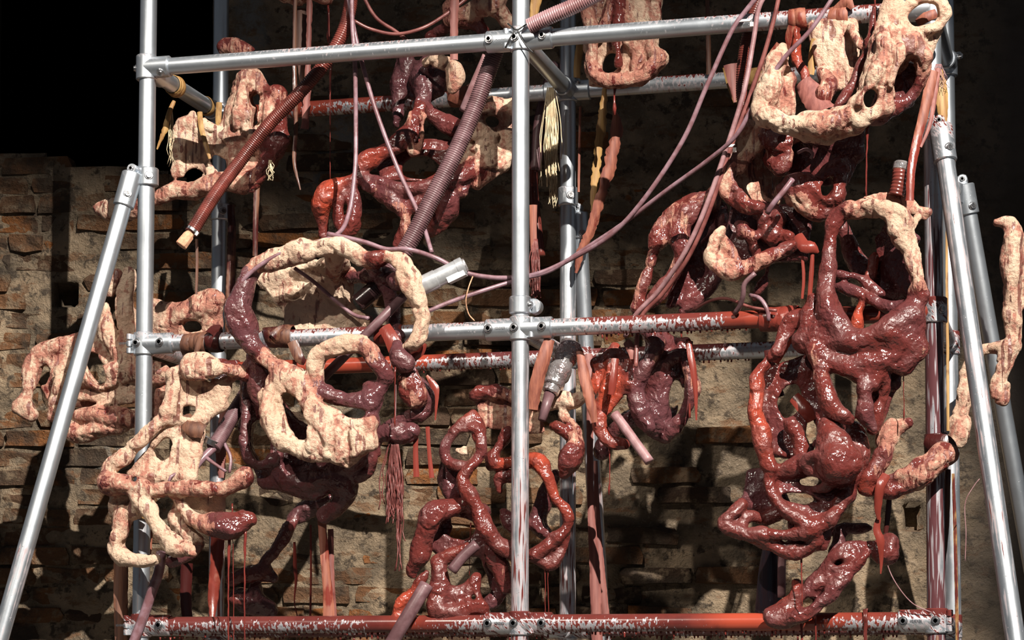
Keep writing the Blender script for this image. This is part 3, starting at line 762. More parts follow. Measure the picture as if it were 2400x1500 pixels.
        F += soft*0.0042*np.clip(1-np.abs(lattice3(n, h, 0.036, s.seed+70))/0.16, 0, 1)
        F += soft*0.0026*np.clip(1-np.abs(lattice3(n, h, 0.017, s.seed+71))/0.18, 0, 1)
        F -= soft*0.0040*np.clip(np.abs(lattice3(n, h, 0.028, s.seed+72))-0.25, 0, 1)
        # surface nets
        S = F < 0
        def cr(A, i, j, k): return A[i:n[0]-1+i, j:n[1]-1+j, k:n[2]-1+k]
        cs = [(i, j, k) for i in (0, 1) for j in (0, 1) for k in (0, 1)]
        cnt = sum(cr(S, *c).astype(np.int8) for c in cs)
        act = (cnt > 0) & (cnt < 8)
        I = np.argwhere(act); idx = np.full(act.shape, -1, np.int64); idx[act] = np.arange(len(I))
        acc = np.zeros((len(I), 3)); num = np.zeros(len(I))
        def val(c): return F[I[:, 0]+c[0], I[:, 1]+c[1], I[:, 2]+c[2]]
        vals = {c: val(c) for c in cs}
        for c in cs:
            for a in range(3):
                if c[a] == 0:
                    c2 = tuple(1 if q == a else c[q] for q in range(3))
                    fa, fb = vals[c], vals[c2]; mk = (fa < 0) != (fb < 0)
                    t = np.where(mk, fa/np.where(mk, fa-fb, 1), 0)
                    pos = np.tile(np.array(c, float), (len(I), 1)); pos[:, a] += t
                    acc += pos*mk[:, None]; num += mk
        V = lo+(I+acc/num[:, None])*h
        Fc = []
        for a in range(3):
            b, c = (a+1) % 3, (a+2) % 3
            sl1 = [slice(None)]*3; sl2 = [slice(None)]*3
            sl1[a] = slice(0, n[a]-1); sl2[a] = slice(1, n[a])
            A1, A2 = S[tuple(sl1)], S[tuple(sl2)]; E_ = np.argwhere(A1 != A2)
            ok = (E_[:, b] >= 1) & (E_[:, c] >= 1) & (E_[:, b] < n[b]-1) & (E_[:, c] < n[c]-1); E_ = E_[ok]
            flip = S[E_[:, 0], E_[:, 1], E_[:, 2]]
            q = []
            for db, dc in ((-1, -1), (0, -1), (0, 0), (-1, 0)):
                e = E_.copy(); e[:, b] += db; e[:, c] += dc; q.append(idx[e[:, 0], e[:, 1], e[:, 2]])
            q = np.stack(q, 1); q[~flip] = q[~flip][:, ::-1]; Fc.append(q)
        Fc = np.vstack(Fc)
        gi = np.clip(np.rint((V-lo)/h).astype(int), 0, n-1)
        dw = DW[gi[:, 0], gi[:, 1], gi[:, 2]]
        wet = NW[gi[:, 0], gi[:, 1], gi[:, 2]]/dw; hue = NH[gi[:, 0], gi[:, 1], gi[:, 2]]/dw
        # drop tiny crumbs
        par = np.arange(len(V))
        for _ in range(60):
            mn = par[Fc].min(1); new = par.copy()
            for j in range(4): np.minimum.at(new, Fc[:, j], mn)
            new = new[new]
            if np.array_equal(new, par): break
            par = new
        ids, inv, ct = np.unique(par, return_inverse=True, return_counts=True)
        good = ct[inv] > 150
        Fc = Fc[good[Fc[:, 0]]]; remap = np.cumsum(good)-1
        return V[good], remap[Fc], wet[good], hue[good]
    def build(s, label, name='clay_sculpture', cat='sculpture', parts=True):
        V, Fc, wet, hue = s.mesh()
        me = bpy.data.meshes.new('clay_body'); me.from_pydata(V.tolist(), [], Fc.tolist())
        c = V.mean(0); root = empty(name, (c[0], c[1], V[:, 2].min()), label, cat, 'bone-like clay sculptures lashed to the scaffold')
        finish('clay_body', me, M['clay'], root, True, {'wet': wet, 'hue': hue})
        global TOTAL; TOTAL += len(Fc)
        return root
TOTAL = 0
def drip(parent, px, py0, py1, y, r=1.6, bead=True, name='drip', sway=2.0):
    """a thread of slip hanging from a sculpture"""
    rr = random.Random(int(px*3+py0)); n = max(4, int((py1-py0)/14)); pts = []; rad = []
    for i in range(n+1):
        t = i/n; p = P(px+rr.uniform(-1, 1)*sway*0.35+sway*math.sin(t*2.3+px), py0+(py1-py0)*t, y); pts.append(p)
        k = 2.1-1.5*t if t < .25 else (0.85+.3*rr.random())
        if bead and i >= n-1: k = 2.2 if i == n-1 else 1.0
        rad.append(r*k*mpp(p))
    return newmesh(name, *sweep(pts, rad, 8), M['drip'], parent)

#SCULPTDATA
# 1 ---- central ring head
c = Clay(seed=3)
Yf = -0.095
c.C([.30, .25, .12, .08, .12, .30, .9], [.4, .4, .4, .4, .4, .45, .7], [(600, 625, Yf+.01, 24), (655, 608, Yf, 21), (715, 592, Yf, 21), (778, 575, Yf-.01, 23), (828, 590, Yf, 19), (862, 607, Yf+.01, 17), (900, 604, Yf+.01, 16)])
c.C([.55, .95, .98, .95, .75], [.05, .02, .05, .1, .2], [(600, 625, Yf+.01, 24), (568, 680, Yf-.01, 24), (560, 735, Yf-.02, 26), (580, 790, Yf-.02, 27), (612, 832, Yf-.01, 23)])
c.C([.15, .1, .1, .15], .4, [(915, 600, Yf, 16), (945, 622, Yf-.005, 20), (972, 680, Yf-.01, 24), (984, 740, Yf-.015, 25), (972, 795, Yf-.015, 24), (950, 815, Yf, 16)])
c.C([.45, .32, .3, .28, .22], .4, [(612, 832, Yf-.01, 22), (650, 862, Yf-.02, 25), (695, 905, Yf-.03, 30), (728, 955, Yf-.04, 28), (770, 990, Yf-.045, 26)])
# small ring
c.C([.15, .12, .12, .15, .3, .75, .9], [.4, .4, .4, .4, .3, .15, .1], [(740, 868, Yf-.03, 13), (742, 832, Yf-.035, 16), (788, 818, Yf-.04, 17), (838, 808, Yf-.04, 19), (872, 834, Yf-.035, 18), (898, 866, Yf-.03, 17), (905, 890, Yf-.02, 14)])
c.C([.3, .6, .9, .95, .9], [.3, .2, .1, .05, .1], [(740, 868, Yf-.03, 12), (742, 908, Yf-.03, 14), (785, 930, Yf-.03, 15), (840, 940, Yf-.025, 17), (882, 914, Yf-.02, 14), (908, 880, Yf-.02, 13)])
# snout and jaw slab
c.T(.24, .4, [(640, 878, Yf-.02), (690, 885, Yf-.04), (745, 950, Yf-.055), (800, 982, Yf-.055), (868, 985, Yf-.04), (872, 1040, Yf-.05), (815, 1085, Yf-.055), (735, 1068, Yf-.055), (660, 1042, Yf-.05), (626, 1000, Yf-.035), (620, 930, Yf-.02)], 13)
c.C([.2, .15, .2], .4, [(628, 915, Yf-.035, 9), (632, 965, Yf-.05, 16), (650, 1020, Yf-.05, 18), (700, 1052, Yf-.06, 16), (790, 1072, Yf-.06, 18), (858, 1040, Yf-.05, 18)])
c.T(.2, .4, [(728, 930, Yf-.065), (775, 985, Yf-.075), (870, 992, Yf-.06), (868, 1045, Yf-.065), (790, 1075, Yf-.075), (735, 1045, Yf-.075), (722, 980, Yf-.07)], 10)
for q in ((760, 1000), (790, 1010), (825, 1010)): c.C(.25, .4, [(q[0], q[1], Yf-.085, 8), (q[0]+8, q[1]+30, Yf-.085, 8), (q[0]+4, q[1]+55, Yf-.08, 6)])
c.C([.85, .95, .9], .1, [(870, 915, Yf-.01, 18), (862, 950, Yf-.015, 22), (868, 990, Yf-.02, 20)])
c.H(690, 970, Yf-.03, 21, 60, -.40, .07).H(828, 968, Yf-.03, 30, 12, .12)
# back plate behind the rail
c.T(.08, .4, [(606, 655, .08), (660, 640, .07), (740, 618, .02), (800, 598, -.03), (820, 640, .06), (815, 720, .09), (865, 752, .08), (800, 785, .09), (668, 785, .10), (678, 725, .10), (652, 700, .09)], 9)
c.C(.12, .4, [(655, 698, .08, 10), (690, 686, .075, 9), (740, 660, .07, 8), (800, 645, .06, 9)])
c.C([.1, .3], .4, [(782, 590, -.08, 12), (785, 620, -.02, 12), (790, 650, .06, 12)])
c.C([.95, .9, .95], .15, [(868, 612, -.07, 12), (890, 650, -.03, 14), (915, 690, .0, 15), (925, 745, .01, 13), (935, 790, -.02, 13)])
c.C([.9, .7], .1, [(820, 650, .05, 10), (855, 645, .02, 12), (900, 645, -.03, 13), (940, 660, -.07, 14)])
# purple mass below, its slip colour darkened for the shade there
c.C(.97, [.1, .05, .1, .2, .15, .1], [(605, 835, Yf+.03, 24), (612, 900, Yf+.05, 26), (640, 950, Yf+.05, 28)])
c.C(.97, [.1, .15, .2, .2, .15], [(578, 905, -.01, 9), (575, 985, -.03, 8), (578, 1045, -.03, 10), (590, 1078, -.02, 13), (640, 1080, -.02, 11), (655, 1066, -.03, 8)])
c.C(.98, .2, [(612, 860, .0, 30), (600, 960, .03, 34), (620, 1060, .04, 34), (690, 1110, .01, 42), (770, 1112, .0, 40), (830, 1085, -.03, 30), (880, 1030, -.05, 24)])
c.T(.97, .2, [(590, 880, .05), (700, 1000, .02), (830, 1060, -.04), (850, 1100, -.02), (740, 1160, .0), (620, 1130, .03), (575, 1000, .05)], 14)
c.C(.97, .15, [(868, 1020, -.06, 24), (900, 1008, -.05, 20), (930, 1015, -.05, 22), (966, 1010, -.05, 13)])
c.C([.97, .95], .2, [(800, 1100, -.02, 30), (812, 1145, .0, 26), (790, 1190, .02, 18), (760, 1210, .03, 14)])
c.C([.95, .9], .25, [(830, 1120, -.02, 18), (865, 1100, -.03, 14), (880, 1060, -.04, 14)])
c.H(612, 1035, .02, 24, 48, -.1, .2)
ring_head = c.build('big ring-shaped clay head, cream and purple, hung over the middle rail')
for (px, a, b) in ((927, 860, 1000), (683, 880, 905)): drip(ring_head, px, a, b, Yf-.02, 1.2)

# 2 ---- cream claw at the lower left
c = Clay(seed=11)
y = -.12
c.C([.18, .22, .3, .6], .4, [(412, 885, y, 22), (440, 862, y-.01, 26), (485, 858, y-.01, 27), (530, 868, y+.01, 20), (572, 880, y+.05, 14)])
c.C([.14, .12, .1, .18, .28], .45, [(415, 880, y, 22), (402, 930, y-.01, 17), (378, 988, y-.02, 17), (330, 1032, y-.03, 18), (285, 1072, y-.03, 21), (254, 1095, y-.03, 16)])
c.T(.13, .45, [(415, 880, y), (500, 905, y+.03), (545, 880, y+.05), (520, 950, y+.05), (478, 985, y+.03), (465, 1060, y+.02), (450, 1120, y), (340, 1128, y), (305, 1108, y), (365, 1040, y), (400, 985, y)], 9)
c.H(384, 1052, y, 15, 24, .45).H(441, 962, y+.01, 14, 13).H(321, 1124, y, 9, 8)
c.C([.5, .35, .4, .45], .45, [(252, 1100, y-.04, 15), (250, 1128, y-.04, 19), (300, 1138, y-.045, 19), (352, 1150, y-.05, 15), (420, 1146, y-.05, 14), (490, 1147, y-.05, 15), (528, 1142, y-.05, 17), (562, 1120, y-.05, 20), (574, 1106, y-.05, 16)])
c.C([.1, .08, .08, .1, .3], .45, [(318, 1150, y-.05, 16), (345, 1185, y-.06, 21), (368, 1228, y-.065, 22), (395, 1265, y-.07, 22), (428, 1290, y-.07, 21), (452, 1297, y-.07, 15)])
c.C([.2, .25, .15, .06, .08], .45, [(285, 1165, y, 16), (288, 1205, y, 20), (280, 1250, y-.01, 19), (270, 1284, y-.01, 16), (302, 1308, y-.02, 17), (340, 1315, y-.025, 14), (366, 1312, y-.03, 11)])
c.C(.2, .45, [(282, 1178, y, 14), (262, 1205, y+.02, 7)])
c.C(.15, .45, [(288, 1200, y, 14), (322, 1196, y-.01, 13), (318, 1165, y-.01, 10)]).C(.15, .45, [(272, 1150, y, 10), (300, 1165, y, 13)])
c.C([.1, .1, .12, .55, .9, .9], [.4, .4, .4, .2, .4, .5], [(420, 1165, y-.03, 14), (432, 1195, y-.03, 20), (470, 1222, y-.03, 23), (520, 1235, y-.03, 26), (556, 1232, y-.02, 24), (585, 1218, y-.02, 20)])
c.T(.12, .45, [(420, 1150, y-.01), (525, 1150, y), (520, 1215, y+.01), (460, 1215, y)], 9)
c.C([.15, .2], .4, [(415, 1185, y, 13), (412, 1225, y, 16), (440, 1255, y, 16), (470, 1265, y+.01, 9)])
c.C([.9, .95], .2, [(470, 1275, y+.03, 16), (430, 1305, y+.03, 14), (400, 1318, y+.02, 9)])
claw = c.build('pale cream clay claw with spread legs, speckled red, hung before the left upright')
for px, a, b in ((537, 1260, 1520), (546, 1180, 1520), (575, 1240, 1520)): drip(claw, px, a, b, y-.02, 1.9 if px != 546 else 1.0, False)

# 3 ---- pink heap behind the left brace
c = Clay(seed=21); y = .20
c.C([.2, .15, .2], .5, [(302, 642, y, 18), (294, 700, y, 20), (302, 762, y, 23), (300, 815, y, 24)])
c.C([.4, .3], .5, [(276, 638, y+.03, 9), (266, 665, y+.03, 9), (258, 690, y+.03, 7)])
c.C([.2, .35, .35], .5, [(302, 790, y, 20), (345, 770, y, 22), (395, 756, y-.01, 19), (450, 736, y-.02, 24), (488, 706, y-.02, 17), (505, 690, y-.02, 7)])
c.C([.3, .38], .5, [(470, 728, y-.02, 20), (508, 716, y-.02, 14), (520, 700, y-.02, 7)])
c.T(.3, .5, [(362, 712, y-.01), (400, 728, y-.01), (440, 722, y-.02), (482, 694, y-.02), (512, 700, y-.02), (505, 765, y), (440, 800, y), (370, 800, y)], 14)
c.C([.3, .3], .5, [(360, 712, y, 8), (396, 728, y, 8), (436, 722, y, 8)])
c.H(452, 764, y, 20, 12, .2)
c.C([.15, .2, .2, .3], .5, [(248, 715, y+.01, 7), (248, 770, y, 14), (268, 818, y, 22), (305, 850, y, 26), (340, 870, y, 24)])
c.C([.35, .42, .35, .32, .35, .2], .5, [(215, 760, y+.05, 12), (185, 790, y+.04, 18), (130, 815, y+.03, 20), (88, 838, y+.02, 23), (72, 885, y, 18), (66, 925, y-.01, 20), (56, 952, y-.02, 24), (72, 972, y-.02, 18)])
c.T(.35, .5, [(110, 820, y+.04), (215, 780, y+.05), (260, 850, y+.03), (230, 960, y+.03), (120, 930, y+.03), (85, 870, y+.02)], 10)
c.H(228, 862, y+.04, 20, 42, -.5).H(105, 880, y+.03, 14, 26, .3)
c.C([.2, .25], .5, [(142, 862, y-.02, 13), (132, 915, y-.03, 12), (120, 980, y-.02, 7)])
c.C([.32, .3, .2, .3], .5, [(185, 895, y-.02, 18), (235, 884, y-.03, 22), (290, 872, y-.02, 21), (345, 878, y-.02, 22), (398, 878, y-.02, 12)])
c.T(.2, .5, [(190, 900, y), (390, 895, y), (395, 930, y), (260, 945, y), (190, 930, y)], 9)
c.C([.4, .4, .42], .5, [(182, 972, y, 20), (230, 968, y-.01, 24), (285, 975, y-.01, 26), (318, 985, y, 20)])
c.C([.3, .25], .5, [(165, 1000, y, 16), (185, 1018, y, 20), (235, 1004, y, 20), (285, 1000, y, 18)])
c.C([.5, .45], .5, [(380, 935, y, 22), (410, 905, y, 20), (420, 870, y, 16)])
c.C([.4, .4], .5, [(370, 960, y+.01, 22), (390, 1000, y+.02, 14)])
heap = c.build('dusty pink heap of clay bones behind the lower part of the slanting left brace')

# 4 ---- winged clay piece at the upper left
c = Clay(seed=31); y = .30
c.C([.45, .5, .6], .45, [(534, 112, y, 22), (562, 118, y, 20), (592, 116, y, 8)])
c.C([.2, .3, .3, .35], .45, [(560, 118, y, 16), (584, 165, y, 13), (580, 210, y, 22), (572, 260, y, 27), (568, 310, y, 28)])
c.C([.15, .2, .6, .9, .9, .85], [.45, .45, .5, .5, .5, .45], [(588, 170, y, 9), (602, 212, y-.01, 11), (632, 228, y-.02, 14), (652, 228, y-.03, 15), (656, 275, y-.03, 15), (652, 330, y-.03, 19), (636, 366, y-.02, 17)])
c.T(.32, .45, [(560, 200, y), (600, 230, y), (640, 250, y), (640, 330, y), (600, 400, y-.01), (545, 390, y), (535, 300, y)], 18)
c.T(.35, .45, [(566, 180, y-.02), (600, 175, y-.02), (650, 235, y-.03), (660, 330, y-.03), (610, 360, y-.03), (540, 330, y-.03), (548, 260, y-.02)], 12)
for q in ((560, 215), (578, 230), (596, 262), (622, 262)): c.C(.3, .45, [(q[0]+10, q[1]-20, y-.045, 7), (q[0], q[1]+30, y-.055, 9), (q[0]-4, q[1]+85, y-.05, 7)])
c.H(598, 232, y, 9, 16, .2).H(603, 272, y, 8, 30, .15)
c.T(.08, .4, [(452, 268, y-.03), (482, 300, y-.03), (532, 318, y-.02), (540, 360, y-.01), (500, 405, y-.02), (425, 410, y-.03), (418, 335, y-.03)], 8)
c.C([.3, .15, .3], .45, [(450, 268, y-.03, 9), (424, 312, y-.03, 15), (424, 365, y-.03, 12), (412, 412, y-.03, 16)])
c.C([.1, .25, .3], .45, [(478, 285, y-.02, 12), (510, 310, y-.02, 17), (545, 335, y-.01, 22), (570, 380, y-.01, 20)])
c.H(457, 409, y-.02, 19, 9, -.1).H(514, 382, y-.02, 12, 20, -.6)
c.C([.4, .35, .3, .35, .6], .45, [(345, 470, y-.02, 16), (400, 450, y-.03, 19), (460, 438, y-.03, 20), (520, 428, y-.03, 22), (575, 425, y-.02, 25), (615, 400, y-.02, 22), (640, 360, y-.02, 14)])
c.C([.3, .25, .4], .45, [(228, 488, y+.02, 19), (262, 490, y+.02, 24), (305, 488, y, 20), (345, 472, y-.02, 16)])
c.C([.7, .9], .4, [(610, 345, y-.02, 18), (640, 345, y-.03, 16), (600, 420, y-.02, 18), (575, 445, y-.01, 12)])
wing = c.build('pinkish winged clay piece on the short tie tube under the dark opening')

# 5 ---- ochre and red pelvis at top centre
c = Clay(seed=41); y = .34
c.C(.96, -.3, [(950, 130, y+.08, 18), (945, 180, y+.08, 22), (935, 235, y+.07, 16), (930, 290, y+.06, 12)]).C(.96, -.2, [(1005, 135, y+.03, 16), (995, 185, y+.04, 24), (990, 245, y+.01, 18)])  # dark hue puts the shade on these strands into the slip colour
c.T(.96, -.3, [(945, 150, y+.08), (1000, 150, y+.05), (1045, 180, y+.03), (1030, 215, y+.04), (990, 235, y+.05), (940, 215, y+.08)], 9)  # slab shade also carried by the dark slip hue
c.C([.25, .15, .2], .5, [(1000, 145, y-.02, 14), (1040, 152, y-.03, 16), (1066, 178, y-.04, 24), (1062, 212, y-.04, 20)])
c.C([.85, .9, .9, .95, .9], [.4, .5, .6, .8, .9], [(985, 250, y-.03, 18), (965, 305, y-.05, 17), (925, 345, y-.06, 18), (885, 362, y-.07, 17), (855, 385, y-.08, 18), (843, 418, y-.08, 16)])
c.C([.3, .3, .35, .3], .5, [(962, 265, y-.05, 6), (958, 325, y-.06, 7), (974, 352, y-.06, 8), (990, 325, y-.06, 6), (992, 262, y-.05, 6)])
c.C([.9, .8, .75, .8, .55, .4], [.3, .3, .35, .4, .4, .4], [(843, 420, y-.08, 17), (900, 434, y-.10, 13), (960, 442, y-.11, 13), (1020, 440, y-.10, 14), (1075, 412, y-.08, 18), (1130, 392, y-.06, 20), (1180, 348, y-.04, 20)])
c.T(.22, .6, [(1108, 250, y-.02), (1150, 240, y-.02), (1200, 250, y-.02), (1208, 330, y-.03), (1180, 385, y-.05), (1120, 430, y-.06), (1085, 400, y-.05), (1095, 330, y-.04)], 15)
c.C([.2, .25], .6, [(1115, 245, y-.04, 12), (1160, 258, y-.05, 10), (1200, 262, y-.04, 12)]).C(.2, .6, [(1190, 265, y-.03, 12), (1175, 300, y-.04, 12), (1200, 340, y-.04, 14)])
for i in range(5): c.C(.2, .6, [(1095+i*5, 300+i*24, y-.075, 7), (1130+i*4, 296+i*22, y-.085, 9), (1160+i*3, 318+i*18, y-.07, 6)])
c.H(1152, 284, y-.03, 18, 13, .4)
c.T([.6][0], .35, [(862, 418, y-.09), (960, 440, y-.115), (1060, 425, y-.09), (1130, 385, y-.06), (1085, 450, y-.07), (1000, 478, y-.09), (920, 470, y-.10)], 7)
c.T(.75, .3, [(1000, 460, y-.08), (1072, 452, y-.06), (1058, 500, y-.05), (1010, 550, y-.05), (985, 520, y-.06)], 8)
c.T(.9, .4, [(880, 372, y-.02), (960, 330, y), (1040, 330, y+.03), (1100, 350, y+.02), (1060, 420, y-.02), (900, 420, y-.04)], 6)
c.H(985, 392, y, 44, 26, -.1, .1)
c.C([.95, .95, .9, .9], [.6, .9, .9, .5], [(845, 418, y-.08, 16), (795, 436, y-.09, 18), (768, 468, y-.09, 20), (756, 515, y-.08, 16), (762, 552, y-.07, 9)])
c.loop(.85, .35, 812, 500, y-.09, 20, 42, 9, 0, .1)
c.C([.9, .8], .3, [(822, 430, y-.08, 11), (835, 470, y-.09, 10), (822, 540, y-.09, 12)])
c.C([.7, .5, .6, .8], .35, [(860, 440, y-.09, 12), (905, 462, y-.10, 18), (940, 490, y-.10, 16), (950, 530, y-.09, 13), (930, 575, y-.08, 9)])
c.C([.9, .85], .35, [(1020, 450, y-.08, 16), (1050, 480, y-.07, 22), (1030, 520, y-.06, 18), (1000, 545, y-.06, 10)])
c.C([.9, .9], .35, [(1000, 455, y-.1, 12), (975, 480, y-.09, 14), (945, 500, y-.09, 12)])
c.C([.95, .95], .35, [(985, 240, y, 16), (1030, 280, y+.02, 20), (1090, 320, y, 20)])
pelvis = c.build('ochre and blood red clay pelvis hung from the rear top rail')
for px, a, b in ((772, 20, 420), (776, 150, 300)): drip(pelvis, px, a, b, y-.05, 1.0, False)
# 6 ---- crooked piece above the top rail
c = Clay(seed=51); y = .36
c.C([.3, .25, .25, .3], .6, [(1050, 48, y, 14), (1090, 42, y, 20), (1130, 20, y, 24), (1160, -10, y, 26), (1130, -50, y, 24)])
c.C([.3, .25], .6, [(1150, 5, y, 18), (1180, 40, y, 20), (1205, 70, y, 14)]).C(.4, .6, [(1120, 30, y, 12), (1122, 60, y, 10), (1135, 90, y, 8)])
c.C([.9, .95, .9], .4, [(1000, 95, y+.02, 7), (1035, 70, y+.02, 8), (1065, 58, y+.01, 11), (1110, 55, y+.01, 14), (1140, 70, y, 8)])
c.C([.6, .4], .6, [(1090, 40, y, 16), (1050, 15, y, 10), (1100, -20, y, 12)])
c.build('crooked ochre clay piece wrapped in cords behind the top crossover clamp')
# 7 ---- folded shell
c = Clay(seed=61); y = .36
c.T(.22, .55, [(1372, -60, y+.02), (1545, -60, y+.02), (1540, 60, y), (1530, 115, y-.01), (1552, 138, y-.02), (1520, 172, y-.02), (1460, 198, y-.02), (1392, 190, y-.02), (1384, 110, y)], 13)
c.T(.15, .55, [(1465, -40, y-.03), (1535, -40, y-.03), (1528, 60, y-.03), (1500, 130, y-.03), (1470, 100, y-.04)], 9)
c.C([.3, .35, .4, .5, .4, .35, .4, .3], .5, [(1362, 10, y-.02, 10), (1385, 60, y-.03, 12), (1392, 120, y-.04, 13), (1388, 170, y-.04, 17), (1430, 193, y-.05, 13), (1480, 186, y-.05, 15), (1528, 162, y-.05, 15), (1550, 136, y-.05, 9), (1524, 112, y-.04, 11), (1535, 50, y-.03, 10), (1530, -30, y-.02, 12)])
c.C([.6, .4, .5], .5, [(1440, -20, y-.03, 10), (1425, 40, y-.04, 10), (1400, 95, y-.05, 9)]).C([.5, .4], .5, [(1470, 100, y-.03, 12), (1500, 130, y-.03, 16), (1490, 160, y-.04, 14)])
c.C([.95, .95], .6, [(1448, 0, y-.04, 7), (1445, 80, y-.05, 8), (1450, 150, y-.05, 9)])
c.H(1432, 150, y, 17, 24, .3, .05)
shell = c.build('folded ochre clay shell with a red stripe, behind the top rail')
drip(shell, 1442, 190, 270, y-.04, 2.2)
# 8 ---- scrap at the very top
c = Clay(seed=66); y = .30
c.C(.35, .6, [(655, -14, y, 20), (700, -10, y, 18), (735, -12, y, 12), (765, -4, y, 17)]).C(.4, .6, [(700, -20, y, 30), (690, -80, y, 30), (740, -90, y, 26), (765, -20, y, 18)])
scrap = c.build('small ochre clay scrap hanging into view above the red corrugated hose')
drip(scrap, 770, 8, 100, y, 1.2)

# 9 ---- skull at the upper right
c = Clay(seed=71); y = -.13
c.C([.15, .18, .22, .25, .3, .25], .4, [(2105, -50, y, 22), (2092, 10, y, 20), (2088, 60, y-.01, 26), (2086, 110, y-.02, 36), (2068, 170, y-.04, 38), (2035, 225, y-.05, 28), (1995, 268, y-.06, 22), (1948, 288, y-.06, 26)])
c.C([.25, .12, .12, .15, .2], .4, [(1948, 288, y-.06, 26), (1890, 288, y-.06, 22), (1838, 290, y-.06, 21), (1796, 270, y-.05, 25), (1780, 246, y-.04, 18)])
c.C([.2, .25, .25, .3, .25], .4, [(1836, 108, y, 9), (1826, 140, y, 18), (1816, 180, y-.01, 24), (1806, 215, y-.02, 24), (1788, 250, y-.03, 18)])
c.T(.42, .45, [(1825, 130, y+.01), (1852, 185, y+.05), (1855, 265, y+.04), (1800, 265, y-.02), (1792, 225, y)], 9)
c.C([.12, .1, .1, .12], .4, [(2112, 40, y, 13), (2130, 12, y, 12), (2172, -6, y, 11), (2208, 12, y, 14), (2212, 40, y, 12), (2190, 62, y-.01, 12), (2150, 70, y-.01, 13), (2118, 62, y, 13)])
c.T(.15, .4, [(2110, 60, y), (2160, 75, y), (2195, 70, y+.02), (2175, 130, y+.02), (2130, 110, y)], 12)
c.C([.25, .35, .4, .9, .95, .9], [.4, .4, .4, .3, .3, .4], [(2105, 95, y-.02, 22), (2140, 118, y-.02, 26), (2162, 145, y-.02, 20), (2155, 190, y, 12), (2132, 232, y, 12), (2095, 252, y-.02, 17), (2058, 270, y-.03, 24)])
c.C([.3, .25, .3], .4, [(2085, 170, y-.05, 22), (2082, 210, y-.06, 14), (2084, 250, y-.05, 12)])
c.T(.24, .4, [(2072, 55, y-.02), (2112, 80, y-.03), (2165, 130, y-.03), (2160, 155, y-.02), (2128, 122, y-.03), (2096, 150, y-.04), (2094, 210, y-.05), (2080, 250, y-.05), (2010, 285, y-.06), (2010, 245, y-.06), (2048, 180, y-.05), (2062, 105, y-.03)], 16)
c.C([.3, .35], .4, [(2075, 60, y-.05, 12), (2072, 120, y-.075, 14), (2050, 180, y-.085, 14), (2015, 240, y-.085, 12)]).C([.3, .35], .4, [(2110, 85, y-.05, 10), (2105, 140, y-.07, 12), (2090, 200, y-.08, 12)])
c.T(.15, .4, [(1990, 265, y-.05), (2000, 300, y-.04), (1945, 330, y-.03), (1890, 318, y-.03), (1850, 300, y-.03), (1880, 275, y-.04)], 14)
c.C([.95, .95], .35, [(2030, 258, y-.04, 24), (2045, 278, y-.03, 24), (2075, 262, y-.02, 18)])
c.T(.95, .2, [(2090, 150, y+.05), (2160, 160, y+.05), (2130, 240, y+.05), (2040, 280, y+.05)], 10)
c.H(2038, 232, y-.06, 17, 24, .25, .06).H(2122, 180, y-.03, 22, 44, .35, .055).H(2164, 38, y, 34, 22, -.35)
c.T(.20, .4, [(1905, 58, y+.12), (2000, 45, y+.12), (2010, 200, y+.10), (1930, 205, y+.10)], 10)
c.C([.4, .6], .5, [(1925, 170, y+.08, 18), (1945, 200, y+.06, 22), (1930, 230, y+.04, 20)])
c.C([.2, .3], .4, [(1995, 65, y+.08, 10), (2010, 100, y+.06, 8), (2015, 110, y+.05, 7)])
c.C([.95, .95, .95], [.8, .9, .6], [(1866, 60, y+.12, 7), (1868, 130, y+.11, 9), (1886, 180, y+.10, 8), (1896, 250, y+.06, 7)])
c.C([.9, .9], [.4, .3], [(2048, 20, y+.06, 7), (2036, 110, y+.05, 8), (2000, 190, y+.04, 8), (1960, 255, y, 8)])
skull = c.build('long cream clay skull with dark red eye sockets at the end of the top rail')
drip(skull, 2032, 290, 460, y-.03, 2.0, False); drip(skull, 2049, -20, 95, y-.03, 1.6, False)

# 10 ---- gaping shell below the skull
c = Clay(seed=81); y = .02
c.C([.25, .25, .35, .6, .8], .4, [(1750, 300, y-.02, 13), (1722, 350, y-.03, 14), (1706, 405, y-.04, 15), (1712, 455, y-.05, 15), (1745, 485, y-.06, 15), (1780, 484, y-.06, 10)])
c.T(.35, .35, [(1745, 300, y+.02), (1810, 305, y+.08), (1850, 380, y+.12), (1820, 470, y+.10), (1760, 488, y+.02), (1722, 470, y), (1710, 400, y)], 11)
c.T(.3, .4, [(1750, 295, y-.01), (1790, 300, y-.02), (1775, 345, y-.02), (1735, 400, y-.03), (1715, 395, y-.03)], 9)
c.C([.7, .75], .45, [(1722, 440, y-.06, 10), (1740, 470, y-.07, 15), (1775, 488, y-.07, 10)])
c.T(.95, .25, [(1840, 300, y+.02), (1920, 315, y+.0), (2015, 285, y+.0), (2005, 360, y+.0), (1975, 420, y+.0), (1900, 420, y+.03), (1850, 400, y+.05)], 16)
c.C([.6, .6], .4, [(1790, 320, y, 12), (1830, 340, y-.02, 18), (1870, 320, y-.02, 14)]).C([.7, .6], .4, [(1800, 370, y, 14), (1830, 395, y-.01, 18), (1850, 360, y-.02, 12)])
c.C([.92, .95, .9, .95, .95], [.4, .45, .45, .5, .45], [(1830, 445, y-.06, 18), (1868, 438, y-.07, 24), (1908, 445, y-.08, 26), (1950, 455, y-.07, 22), (1965, 415, y-.06, 13), (1978, 375, y-.04, 12)])
c.C([.95, .9], .45, [(1918, 430, y-.06, 14), (1940, 405, y-.05, 16), (1965, 385, y-.05, 14)])
c.H(1938, 441, y-.06, 13, 22, .35, .08)
